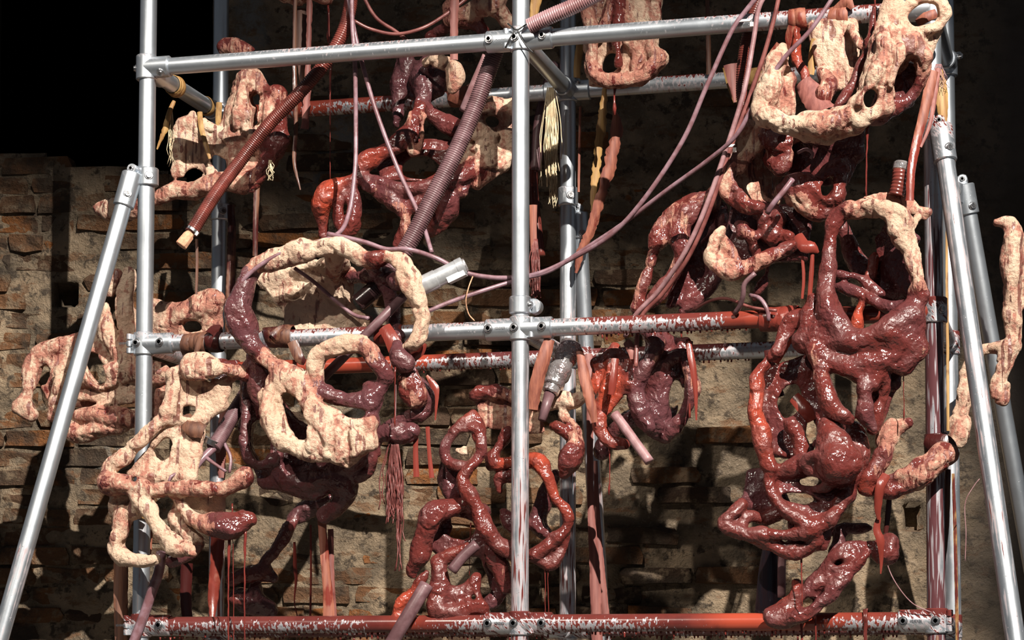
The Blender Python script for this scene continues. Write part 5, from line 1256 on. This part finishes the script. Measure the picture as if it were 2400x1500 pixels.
mf = empty('motor', P(1300, 905, .05), 'film-wrapped motor hanging under the middle rail, tied with ochre straps', 'motor')
a, b = P(1342, 806, .10), P(1296, 905, .06); d = (b-a)/np.linalg.norm(b-a); t = np.linspace(0, 1, 14); rr = random.Random(5)
V, F = sweep(a+(b-a)*t[:, None], [.030+rr.uniform(-.004, .004) for _ in t], 16); V = [v+np.array([rr.uniform(-1, 1)*.0022 for _ in range(3)]) for v in V]
newmesh('film_wrap', V, F, M['foil'], mf)
m = MB(); m.chamf(b-d*.004, b+d*.022, .024, .004, 18); autosmooth(m.build('end_cap', M['foil'], mf), 30)
m = MB(); m.tube(b+d*.02, P(1270, 985, .03), .016, .012, 12); m.build('drive_shaft', M['hose_grey'], mf)

# cables
yb = .042
cable('mauve cable dropping from the top beside the red hose and over the ring head', [(824, -30, yb), (826, 60, yb), (832, 150, yb), (834, 300, .05), (832, 400, .03), (818, 500, .0), (786, 552, -.05), (700, 578, -.11), (625, 612, -.125), (572, 655, -.13), (543, 705, -.13), (538, 735, -.12)])
cable('mauve cable hanging straight behind the top rail towards the purple hose', [(812, -30, .06), (832, 80, .06), (852, 160, .06), (882, 262, .07), (930, 390, .08), (985, 510, .06), (1012, 592, .03)], 5.2, 'cable')
cable('red stained cable swagged above the top rail to the crooked clay piece', [(828, 48, .1), (868, 68, .12), (928, 80, .14), (990, 66, .16), (1045, 34, .2), (1100, -8, .24)], 4.4, 'cable_red')
cable('red stained cable crossing the swagged one above the top rail', [(845, -20, .15), (880, 40, .15), (925, 72, .16), (960, 98, .17), (1000, 122, .2)], 4.4, 'cable_red')
cable('long mauve cable draped over the ring head and swooping up to the right', [(768, 548, -.10), (850, 566, -.11), (905, 584, -.10), (955, 584, -.10), (1020, 604, -.06), (1085, 637, -.04), (1150, 650, .0), (1210, 650, .045), (1265, 640, .05), (1340, 606, .04), (1430, 552, .0), (1510, 466, -.03), (1600, 330, -.05), (1655, 205, -.06), (1712, 78, -.055), (1748, 25, -.05), (1790, -25, -.05)], 5.6)
cable('second long mauve cable sagging behind the middle upright towards the long skull', [(990, 735, -.06), (1060, 706, -.03), (1130, 682, .0), (1220, 654, .045), (1290, 634, .05), (1370, 584, .03), (1460, 524, .0), (1560, 448, -.05), (1660, 375, -.1), (1725, 318, -.14), (1770, 240, -.16), (1835, 140, -.17), (1900, 70, -.17), (1955, -10, -.16)], 5.2)
cable('pinkish cable of the bundle, looping down behind the middle rail', [(1800, -20, -.04), (1778, 20, -.04), (1765, 100, -.04), (1742, 220, -.05), (1695, 370, -.05), (1648, 500, -.04), (1600, 600, -.02), (1545, 680, .03), (1490, 738, .05), (1465, 790, .07)], 6.0, 'hose_pink')
cable('red stained cable of the bundle, running over the thin clay limbs', [(1828, -20, -.05), (1815, 40, -.05), (1790, 130, -.05), (1752, 240, -.045), (1708, 360, -.045), (1660, 500, -.035), (1612, 605, -.015), (1552, 690, .03), (1500, 750, .05), (1490, 860, .03)], 5.4, 'cable_red')
cable('short mauve cable hanging inside the ring head', [(690, 628, -.03), (735, 660, .0), (790, 708, .02), (830, 738, .02), (864, 746, .0)], 4.6)
cable('thin pale cable looping over the middle rail beside the red wet stretch', [(1628, 725, .05), (1665, 705, .03), (1705, 700, .0), (1760, 720, -.03), (1820, 728, -.05)], 3.6, 'cable_red')
cable('short grey cable curling down onto the wet end of the middle rail', [(1758, 692, -.02), (1782, 700, -.04), (1798, 725, -.045), (1802, 752, -.04)], 5.0, 'cable')
cable('grey hooked cable end below the hooked jaw', [(1770, 640, -.08), (1745, 665, -.08), (1742, 690, -.07), (1735, 715, -.05), (1722, 735, -.03)], 6.0, 'hose_grey')
cable('mauve cable end poking from the gaping shell', [(1858, 420, -.12), (1835, 450, -.13), (1812, 478, -.13), (1798, 500, -.12)], 6.5)
cable('thin wire with a red blob inside the gaping shell', [(1870, 358, -.06), (1890, 350, -.07), (1905, 360, -.07), (1900, 372, -.07)], 4, 'hose_pink')
cable('stiff mauve hose hanging below the pale claw past the bottom rail', [(378, 1295, -.10), (372, 1340, -.08), (355, 1390, -.07), (338, 1440, -.07), (315, 1500, -.07), (300, 1540, -.07)], 12, 'cable', 'hose', name='rubber_hose')
cable('grey hose stub held in the red tangle', [(1118, 1275, .0), (1085, 1305, -.01), (1058, 1338, -.02)], 13, 'hose_grey', 'hose', name='rubber_hose')
cable('fat wet hose leaning over the bottom rail below the red tangle', [(1000, 1370, -.03), (970, 1420, -.05), (940, 1470, -.06), (905, 1530, -.06)], 17, 'hose_grey', 'hose', name='rubber_hose')
cable('mauve hose tip sticking out under the dark clay shreds', [(1440, 970, .05), (1470, 1010, .04), (1495, 1045, .03), (1522, 1082, .02)], 12, 'hose_pink', 'hose', name='rubber_hose')
cable('dark hose passing behind the top of the middle upright', [(1300, 150, .56), (1280, 220, .62), (1262, 300, .62), (1255, 400, .62)], 14, 'hose_grey', 'hose', name='rubber_hose')
cable('wet dark red hose hanging behind the middle upright', [(1262, 330, .62), (1250, 420, .62), (1258, 520, .62), (1268, 600, .62)], 11, 'hose_red', 'hose', name='rubber_hose')
cable('slim red-brown rod through the pelvis top', [(1140, 130, .2), (1110, 200, .22), (1085, 260, .25)], 10, 'hose_pink', 'hose', name='rubber_hose')
# taped tube on top of the tall ring
tt = empty('taped_tube', P(2102, 452, -.13), 'short taped tube standing on top of the tall red ring', 'tube')
hose(None, [(2100, 458, -.13), (2108, 425, -.13), (2110, 398, -.13)], 18, 'hose_red', parent=tt, rib=.009)
m = MB(); m.chamf(P(2110, 402, -.13), P(2114, 378, -.13), .0215, .006, 16); autosmooth(m.build('film_cap', M['foil'], tt), 30)
# black wire tie on the top crossover clamp
m = MB()
for q in ([(1190, 55, -.035), (1205, 70, -.04), (1195, 90, -.045), (1184, 112, -.04)], [(1252, 48, -.03), (1232, 58, -.038), (1212, 70, -.042), (1200, 62, -.04)], [(1212, 68, -.042), (1222, 90, -.044), (1236, 110, -.04), (1250, 124, -.035)]):
    m.add(*sweep(catmull(P3(q), .006), .0021, 8))
tag(m.build('wire_tie', M['black']), 'black twisted wire tie around the top crossover clamp', 'wire')
# white cable ties on the bundle
for i, (a, b, y_) in enumerate(((1748, 48, -.065), (1708, 342, -.075))):
    m = MB(); q = P(a, b, y_); m.box(q, X*.014, Y*.003, Zv*.0032+X*.004); m.box(q+X*.016-Zv*.012, X*.0045, Y*.004, Zv*.006)
    tag(m.build('cable_tie', M['white'], None, False), ('small white cable tie on the cable bundle at the top rail', 'small white cable tie where the cables meet beside the gaping shell')[i], 'cable tie', 'white cable ties')

# bindings on tubes
TA = (-BW, 0, ZT)
wrap('pale cord binding on the short tie tube, frayed ends hanging', (-BW, .20, ZT), Y, .018, 'strap_y', .1, 3, tail=[[(405, 240, .16), (395, 262, .16), (385, 290, .16), (372, 345, .15)], ][0] and [(408, 236, .16, 10), (396, 268, .15, 14), (388, 300, .15, 16), (368, 350, .15, 4)], jag=.5)
wrap('ochre hide binding at the rear end of the short tie tube', (-BW, .44, ZT), Y, .024, 'strap_y', .35, 1, tail=[[(514, 240, .40, 14), (512, 275, .38, 14), (512, 300, .36, 12)], [(468, 262, .27, 12), (472, 300, .25, 12), (486, 350, .24, 10), (492, 372, .24, 6)]])
wrap('frayed brown binding on the middle rail beside the upright below the dark opening', tuple(P(460, 805, 0)), X, .034, 'strap_b', .2, 3, tail=[(470, 790, -.035, 18), (462, 820, -.035, 16), (458, 840, -.03, 10)], jag=.4)
wrap('dark leather binding on the middle rail next to the ring head', tuple(P(503, 802, 0)), X, .030, 'strap_b', .8, 2, tail=[(495, 785, -.03, 30), (505, 775, .0, 28), (520, 770, .02, 20)])
wrap('brown hide binding on the middle rail inside the ring head', tuple(P(655, 790, 0)), X, .040, 'strap_b', .5, 3, tail=[[(690, 768, .03, 14), (660, 772, -.02, 20), (640, 790, -.035, 20)], [(685, 800, -.03, 26), (702, 840, -.03, 24), (715, 850, -.02, 14)]])
wrap('purple rag binding on the middle rail at the right rim of the ring head', tuple(P(915, 786, 0)), X, .05, 'strap_r', .9, 2, tail=[[(900, 765, -.05, 30), (915, 790, -.06, 34), (935, 830, -.06, 40), (950, 850, -.06, 24)], [(998, 806, -.05, 6), (985, 820, -.05, 26), (965, 838, -.05, 26)]])
wrap('rusty leather binding on the rear top rail under the pelvis', tuple(P(1082, 228, DD)), X, .05, 'strap_r', .5, 2, tail=[(1055, 215, .42, 40), (1090, 225, .44, 44), (1120, 205, .45, 36)])
wrap('red hide binding on the top rail above the long skull', tuple(P(1870, 46, 0)), X, .030, 'strap_r', .5, 2, tail=[[(1862, 62, -.02, 30), (1856, 90, -.01, 32), (1862, 120, .0, 24)]])
wrap('second red hide binding on the top rail close to the long skull', tuple(P(1968, 40, 0)), X, .032, 'strap_r', .4, 2, tail=[[(1960, 25, -.02, 22), (1985, 5, -.03, 24), (1998, 20, -.04, 10)]])
wrap('orange hide binding on the rear top rail beside the corrugated bundle', tuple(P(1755, 185, DD)), X, .05, 'strap_y', .3, 3, tail=[(1708, 155, .48, 30), (1716, 200, .46, 24), (1724, 240, .46, 10)])
wrap('wet red rag binding at the end of the middle rail', tuple(P(1825, 748, 0)), X, .045, 'strap_r', .95, 3, r=.029, tail=[(1835, 740, -.05, 40), (1850, 770, -.06, 36), (1830, 820, -.06, 26), (1815, 850, -.06, 20)])
wrap('dark leather binding on the right upright holding the clay hook', tuple(P(2193, 1050, 0)), Zv, .05, 'strap_b', .75, 2, tail=[(2168, 1030, -.045, 24), (2205, 1045, -.06, 60), (2235, 1062, -.05, 40), (2248, 1065, -.04, 10)])
wrap('knotted pink cord on the bottom rail near the right corner', tuple(P(2030, 1453, 0)), X, .008, 'strap_p', .6, 2, tail=[(2030, 1460, -.03, 8), (2028, 1485, -.03, 8), (2030, 1520, -.03, 7)])

wrap('yellow hide binding on the left upright inside the pale claw', tuple(P(330, 1196, 0)), Zv, .03, 'strap_y', .1, 2, tail=[(310, 1180, -.05, 14), (325, 1200, -.06, 18), (345, 1212, -.05, 14)])
# straps
ST = [
 ('folded brown hide bundled beside the steel clip of the claw', [(432, 975, -.10, 30), (450, 1000, -.12, 46), (478, 1012, -.12, 34)], 'strap_b', .1),
 ('dusty red strap hanging straight above the top rail by the crooked clay', [(1066, -20, .2, 22), (1065, 40, .2, 21), (1064, 140, .2, 19)], 'strap_p', .3),
 ('brown strip knotted on the red hose, reaching far below it', [(692, -20, .25, 10), (690, 120, .25, 9), (692, 220, .24, 12), (694, 300, .25, 10), (690, 380, .25, 9), (704, 445, .25, 3)], 'strap_b', .5),
 ('frayed pink strip beside the knotted brown one', [(726, 0, .28, 16), (724, 100, .27, 14), (722, 170, .26, 16), (720, 230, .26, 20), (713, 302, .26, 22)], 'strap_p', .2),
 ('wide grey-red strip behind the top rail under the ochre scrap', [(705, 20, .32, 36), (706, 80, .32, 34), (708, 170, .32, 18), (716, 240, .3, 10)], 'strap_b', .35),
 ('brown strip hanging from the winged piece to behind the ring head', [(603, 425, .28, 16), (600, 500, .28, 14), (598, 600, .28, 12)], 'strap_b', .5),
 ('red-brown strip alongside the rear left upright', [(541, 480, .5, 18), (544, 560, .5, 20), (540, 680, .5, 22), (538, 790, .5, 20)], 'strap_b', .5),
 ('thin brown cord below the cork plug', [(461, 560, .1, 7), (462, 620, .1, 7), (460, 690, .1, 6)], 'strap_b', .4),
 ('bright yellow strip behind the middle upright at the top', [(1262, -30, .1, 30), (1254, 20, .1, 24), (1246, 60, .1, 10)], 'strap_y', .15),
 ('yellow hide strip hanging behind the rear joint', [(1360, 105, .5, 20), (1354, 150, .5, 19), (1352, 182, .5, 16)], 'strap_y', .1),
 ('olive yellow leaf strap hanging left of the red leaf strap', [(1418, 205, .48, 12), (1412, 280, .48, 26), (1402, 360, .48, 24), (1394, 440, .48, 22), (1388, 495, .48, 8)], 'strap_y', .12),
 ('long jagged red leaf strap tapering behind the rear upright', [(1438, 255, .46, 8), (1446, 300, .46, 32), (1432, 380, .46, 36), (1412, 450, .46, 30), (1388, 530, .47, 26), (1362, 590, .48, 24), (1350, 640, .49, 8)], 'strap_r', .30),
 ('thin brown strip hanging right of the folded shell', [(1657, -20, .52, 9), (1660, 60, .52, 12), (1661, 175, .52, 12)], 'strap_b', .3),
 ('narrow amber strip lit along the rear upright', [(1360, 250, .5, 6), (1358, 350, .5, 6), (1356, 450, .5, 6)], 'strap_r', .2),
 ('long flat pink strap falling to the bottom rail beside the rear upright', [(1376, 830, .38, 26), (1384, 900, .36, 22), (1383, 1050, .36, 16), (1386, 1200, .36, 18), (1394, 1330, .36, 26), (1400, 1520, .36, 28)], 'strap_p', .12),
 ('second pink strap twisted behind the long flat one', [(1396, 1080, .42, 10), (1400, 1200, .42, 14), (1408, 1320, .42, 18), (1420, 1450, .42, 20)], 'strap_p', .2),
 ('ochre hide strap tied to the film-wrapped motor, left side', [(1288, 795, .0, 26), (1275, 840, -.01, 34), (1258, 900, -.01, 34), (1250, 960, .0, 22)], 'strap_r', .15),
 ('dusty brown strap on the right of the film-wrapped motor', [(1358, 820, .05, 16), (1370, 880, .04, 28), (1384, 940, .04, 26), (1394, 990, .05, 14)], 'strap_r', .3),
 ('small triangular pink flap beside the orange binding', [(1712, 150, .40, 34), (1718, 190, .40, 26), (1722, 240, .40, 6)], 'strap_p', .1),
 ('folded rust flap on the left edge of the long skull', [(1830, 105, -.02, 24), (1806, 140, -.01, 26), (1785, 165, .0, 10)], 'strap_r', .4),
 ('stiff red square of hide inside the long skull', [(1880, 190, -.07, 44), (1905, 222, -.09, 60), (1930, 262, -.12, 60)], 'strap_p', .25),
 ('orange hide flap in the round eye of the long skull', [(2150, 55, -.06, 20), (2170, 40, -.07, 26), (2195, 30, -.06, 22)], 'strap_r', .2),
 ('ochre hide strip inside the long skull', [(1908, 90, -.03, 14), (1904, 140, -.02, 20), (1900, 175, -.02, 16)], 'strap_y', .3),
 ('long red strap from the long skull down to the tall ring', [(2185, 165, -.10, 30), (2172, 240, -.12, 26), (2150, 330, -.14, 24), (2136, 400, -.16, 21), (2132, 470, -.17, 20)], 'strap_r', [.15, .25, .5, .75, .9]),
 ('ochre strip hanging behind the long red strap', [(2196, 165, -.03, 26), (2206, 210, -.035, 34), (2210, 260, -.04, 26), (2212, 295, -.04, 14)], 'strap_y', .3),
 ('hairy pink strip on the upright below the long skull', [(2198, 160, -.06, 14), (2192, 220, -.09, 12), (2180, 290, -.12, 10), (2158, 345, -.14, 6)], 'strap_p', .2),
 ('amber strip running down between the two right uprights', [(2221, 300, .1, 5), (2219, 600, .1, 6), (2221, 800, .1, 7), (2222, 1010, .1, 7)], 'strap_y', .42),
 ('red strap draped from the clay hook', [(2078, 1112, -.12, 22), (2064, 1140, -.14, 24), (2058, 1190, -.13, 18), (2060, 1218, -.12, 8)], 'strap_r', .95),
 ('twisted dark red strap knotted above the slanting bone', [(2060, 1212, -.11, 12), (2055, 1240, -.11, 18), (2064, 1268, -.11, 20), (2066, 1310, -.10, 10), (2064, 1345, -.10, 3)], 'strap_r', .9),
 ('dark strap hanging behind the clay hook', [(2086, 1150, -.02, 12), (2082, 1200, -.02, 14), (2076, 1250, -.02, 10)], 'strap_b', .9),
 ('broad brown strip down the outer side of the right upright', [(2222, 1100, .06, 14), (2216, 1250, .05, 16), (2200, 1400, .0, 12), (2196, 1520, -.03, 8)], 'strap_b', .5),
 ('amber and rust strip beside the rear right upright', [(2234, 1110, .3, 7), (2239, 1260, .3, 9), (2242, 1400, .3, 8), (2244, 1530, .3, 8)], 'strap_y', .55),
 ('broad red strap hanging behind the pale claw to the bottom rail', [(512, 1230, .25, 34), (508, 1320, .25, 32), (500, 1400, .24, 26), (497, 1450, .22, 12)], 'strap_r', .6),
 ('brown hide strip left of the upright below the dark opening at the bottom', [(285, 1290, .05, 36), (284, 1380, .05, 36), (286, 1530, .05, 34)], 'strap_b', .2),
 ('dark red strip right of the upright below the dark opening at the bottom', [(438, 1320, .2, 30), (436, 1400, .2, 28), (440, 1460, .2, 24)], 'strap_b', .8),
 ('thin red strip hugging the upright below the dark opening at the bottom', [(357, 1200, .03, 8), (350, 1290, .03, 12), (346, 1360, .03, 10), (345, 1450, .03, 8)], 'strap_r', .5),
 ('shiny red strap hanging below the dark mass to the bottom rail', [(752, 1190, .1, 20), (760, 1290, .1, 22), (768, 1380, .1, 24), (772, 1460, .1, 30)], 'strap_r', .5),
 ('mauve pink strap tail behind the shiny red one', [(775, 1240, .13, 14), (776, 1350, .13, 18), (780, 1460, .13, 22)], 'strap_p', .4),
 ('pink strip hanging behind the pale claw beside its grey hose', [(528, 920, .1, 14), (524, 980, .1, 22), (518, 1060, .1, 26), (520, 1120, .1, 16)], 'strap_p', .2),
 ('thin dark tail with a red bead below the ring head jaw', [(690, 1270, .3, 6), (692, 1330, .3, 10), (694, 1360, .3, 7), (690, 1410, .3, 3), (697, 1445, .3, 3)], 'strap_r', .7),
 ('wet strip hanging in the dark above the bottom rail', [(728, 1230, .25, 5), (729, 1340, .25, 5), (727, 1450, .25, 5)], 'strap_r', .9),
 ('beaded red strap hanging in the dark clay shreds', [(1612, 795, .03, 12), (1622, 850, .02, 18), (1630, 910, .02, 12), (1632, 985, .02, 4)], 'strap_r', .9),
 ('mauve leather tongue beside the bright red flap', [(1468, 800, .05, 20), (1480, 820, .04, 22), (1482, 842, .04, 10)], 'strap_p', .4),
 ('flat red ribbon end over the bright red flap', [(1442, 840, .03, 18), (1438, 890, .02, 20), (1432, 925, .02, 16)], 'strap_r', .95),
 ('leather flap pinned on the left of the tall ring', [(1870, 550, -.12, 22), (1885, 575, -.14, 34), (1905, 580, -.14, 28), (1918, 592, -.13, 6)], 'strap_r', .9),
 ('slim strap dropping from the leather flap to the wet rail end', [(1905, 585, -.13, 8), (1902, 640, -.13, 12), (1896, 720, -.13, 10)], 'strap_r', .8),
 ('second slim strap left of the tall ring', [(1880, 600, -.12, 7), (1884, 650, -.12, 8), (1880, 700, -.12, 6)], 'strap_r', .9),
 ('cracked red hide band inside the dripping head', [(1860, 930, -.08, 30), (1890, 960, -.09, 36), (1905, 985, -.08, 30)], 'strap_r', .9),
 ('dark red strip behind the dripping head', [(1800, 820, .0, 20), (1812, 880, .0, 26), (1830, 930, .0, 20)], 'strap_b', .9),
]
for lab, pts, mt, wt in ST:
    strap(lab, pts, mt, wt, jag=.45 if 'jagged' in lab or 'frayed' in lab or 'leaf' in lab else .12, twist=.25)
# wet black film and a pale tube under the dripping head
m = MB(); V, F, n_, k_ = ribbon_mesh([(1812, 1265, .02, 40), (1806, 1340, .02, 56), (1800, 1440, .02, 62)], curl=.6); m.add(V, F)
tag(m.build('plastic_film', M['blue_rub']), 'glossy blue-black film hanging below the dripping head', 'film')
cable('pink striped tube hanging beside the blue-black film', [(1834, 1275, -.02), (1832, 1330, -.02), (1832, 1400, -.01)], 10, 'hose_pink', 'hose', name='rubber_hose')
# bundle hanging right of the ring head
bd = Clay(seed=181, lump=.002); y = -.06
bd.C([.62, .6], .35, [(962, 872, y, 17), (967, 905, y, 23), (976, 930, y, 20)]).C(.98, .1, [(985, 900, y+.05, 20), (998, 940, y+.05, 20), (985, 985, y+.05, 12)]).C(.98, .1, [(985, 970, y+.04, 18), (940, 985, y+.04, 12), (905, 1000, y+.03, 10)])
bun = bd.build('brown lump tied in cords, hanging right of the ring head', 'stone_bundle', 'bundle')
for q in ([(938, 835, -.07), (946, 852, -.08), (958, 866, -.085), (970, 866, -.085), (968, 850, -.08), (955, 838, -.07)], [(955, 840, -.07), (968, 852, -.07), (974, 870, -.08)], [(925, 850, -.075), (928, 900, -.075), (927, 980, -.075)]):
    w_ = catmull(P3(q), .008); newmesh('cord', *sweep(w_, .0025 if q[0][0] > 930 else .0012, 7), M['hose_pink'], bun)
strap(None, [(1000, 880, -.05, 6), (1018, 905, -.05, 18), (1024, 925, -.05, 10), (1020, 985, -.05, 3)], 'strap_r', .6, name='tail', parent=bun)
strap(None, [(975, 1000, -.03, 12), (974, 1060, -.03, 12), (976, 1118, -.03, 14)], 'strap_r', .9, name='tail', parent=bun)
strap(None, [(1002, 1000, -.02, 10), (1006, 1060, -.02, 9), (1012, 1120, -.02, 12)], 'strap_r', .8, name='tail', parent=bun)
# purple knot on the right rim of the ring head
kn = Clay(seed=191, lump=.0035); kn.C(.95, .08, [(930, 805, -.09, 12), (938, 830, -.10, 18), (952, 850, -.10, 14), (940, 858, -.09, 10)])
kn.build('purple rag knot tied on the right rim of the ring head', 'rag_knot', 'knot')
# short drips under the soaked rails
m = MB(); rr = random.Random(77)
for (xa, xb, y_, z_) in ((350, 2150, 0, ZB), (975, 1290, DD, ZM), (1400, 1760, 0, ZM), (1640, 1760, DD, ZM), (380, 2100, DD, ZB)):
    x_ = xa
    while x_ < xb:
        d_ = ray(x_, 900); q = CAM+d_*((y_-CAM[1])/d_[1]); L_ = rr.uniform(.004, .012)*(1.8 if rr.random() < .12 else 1)
        q = np.array([q[0], y_+rr.uniform(-.006, .006), z_-TR+.003]); m.add(*sweep([q, q-Zv*L_*.55, q-Zv*L_*.85, q-Zv*L_], [.0042, .0026, .0030, .0008], 6)); x_ += rr.uniform(7, 17)
o = m.build('rail_drips', M['drip'], scaf); o['kind'] = 'stuff'
# fibres
fringe('hank of cream cotton strands hanging from the rear joint', 1292, 205, 440, .44, 30, 46, 'fibre', 1.1)
fringe('frayed end of the cream cotton hank, hanging lower', 1298, 380, 490, .44, 12, 22, 'fibre', .8)
fringe('wispy cream threads hanging beside the upright below the dark opening', 402, 262, 392, .16, 16, 9, 'fibre', .7, jit=14)
fringe('dark red soaked fringe under the right end of the ring head jaw', 925, 1030, 1230, -.06, 36, 40, 'fibre_red', 1.5, jit=12)
fringe('long thin tails of the soaked fringe', 932, 1130, 1350, -.06, 16, 9, 'fibre_red', 1.4, jit=10)
fringe('brush-like brown fibre end behind the middle upright', 1255, 560, 705, .12, 18, 34, 'fibre_red', 1.3, jit=6)
strap('brown tape above the brush-like fibre end', [(1250, 480, .12, 18), (1250, 540, .12, 16), (1252, 590, .12, 16)], 'strap_r', .3)
fringe('tuft of grey threads under the winged clay piece', 632, 375, 425, .24, 16, 12, 'fibre', .6, jit=16)
fringe('pinkish hairs on the upright below the long skull', 2200, 150, 210, -.05, 34, 26, 'hose_pink', .6, jit=18)
cable('thin beaded thread hanging from the slanting bone to the rail corner', [(2072, 1280, -.08), (2082, 1330, -.07), (2105, 1375, -.06), (2140, 1415, -.05), (2185, 1436, -.035)], 1.3, 'hose_pink', 'thread', name='thread')
cable('wispy thread with a frayed tuft beside the right brace', [(2296, 1122, .2), (2282, 1140, .2), (2262, 1180, .2), (2264, 1250, .2), (2262, 1315, .2)], 1.0, 'hose_pink', 'thread', name='thread')
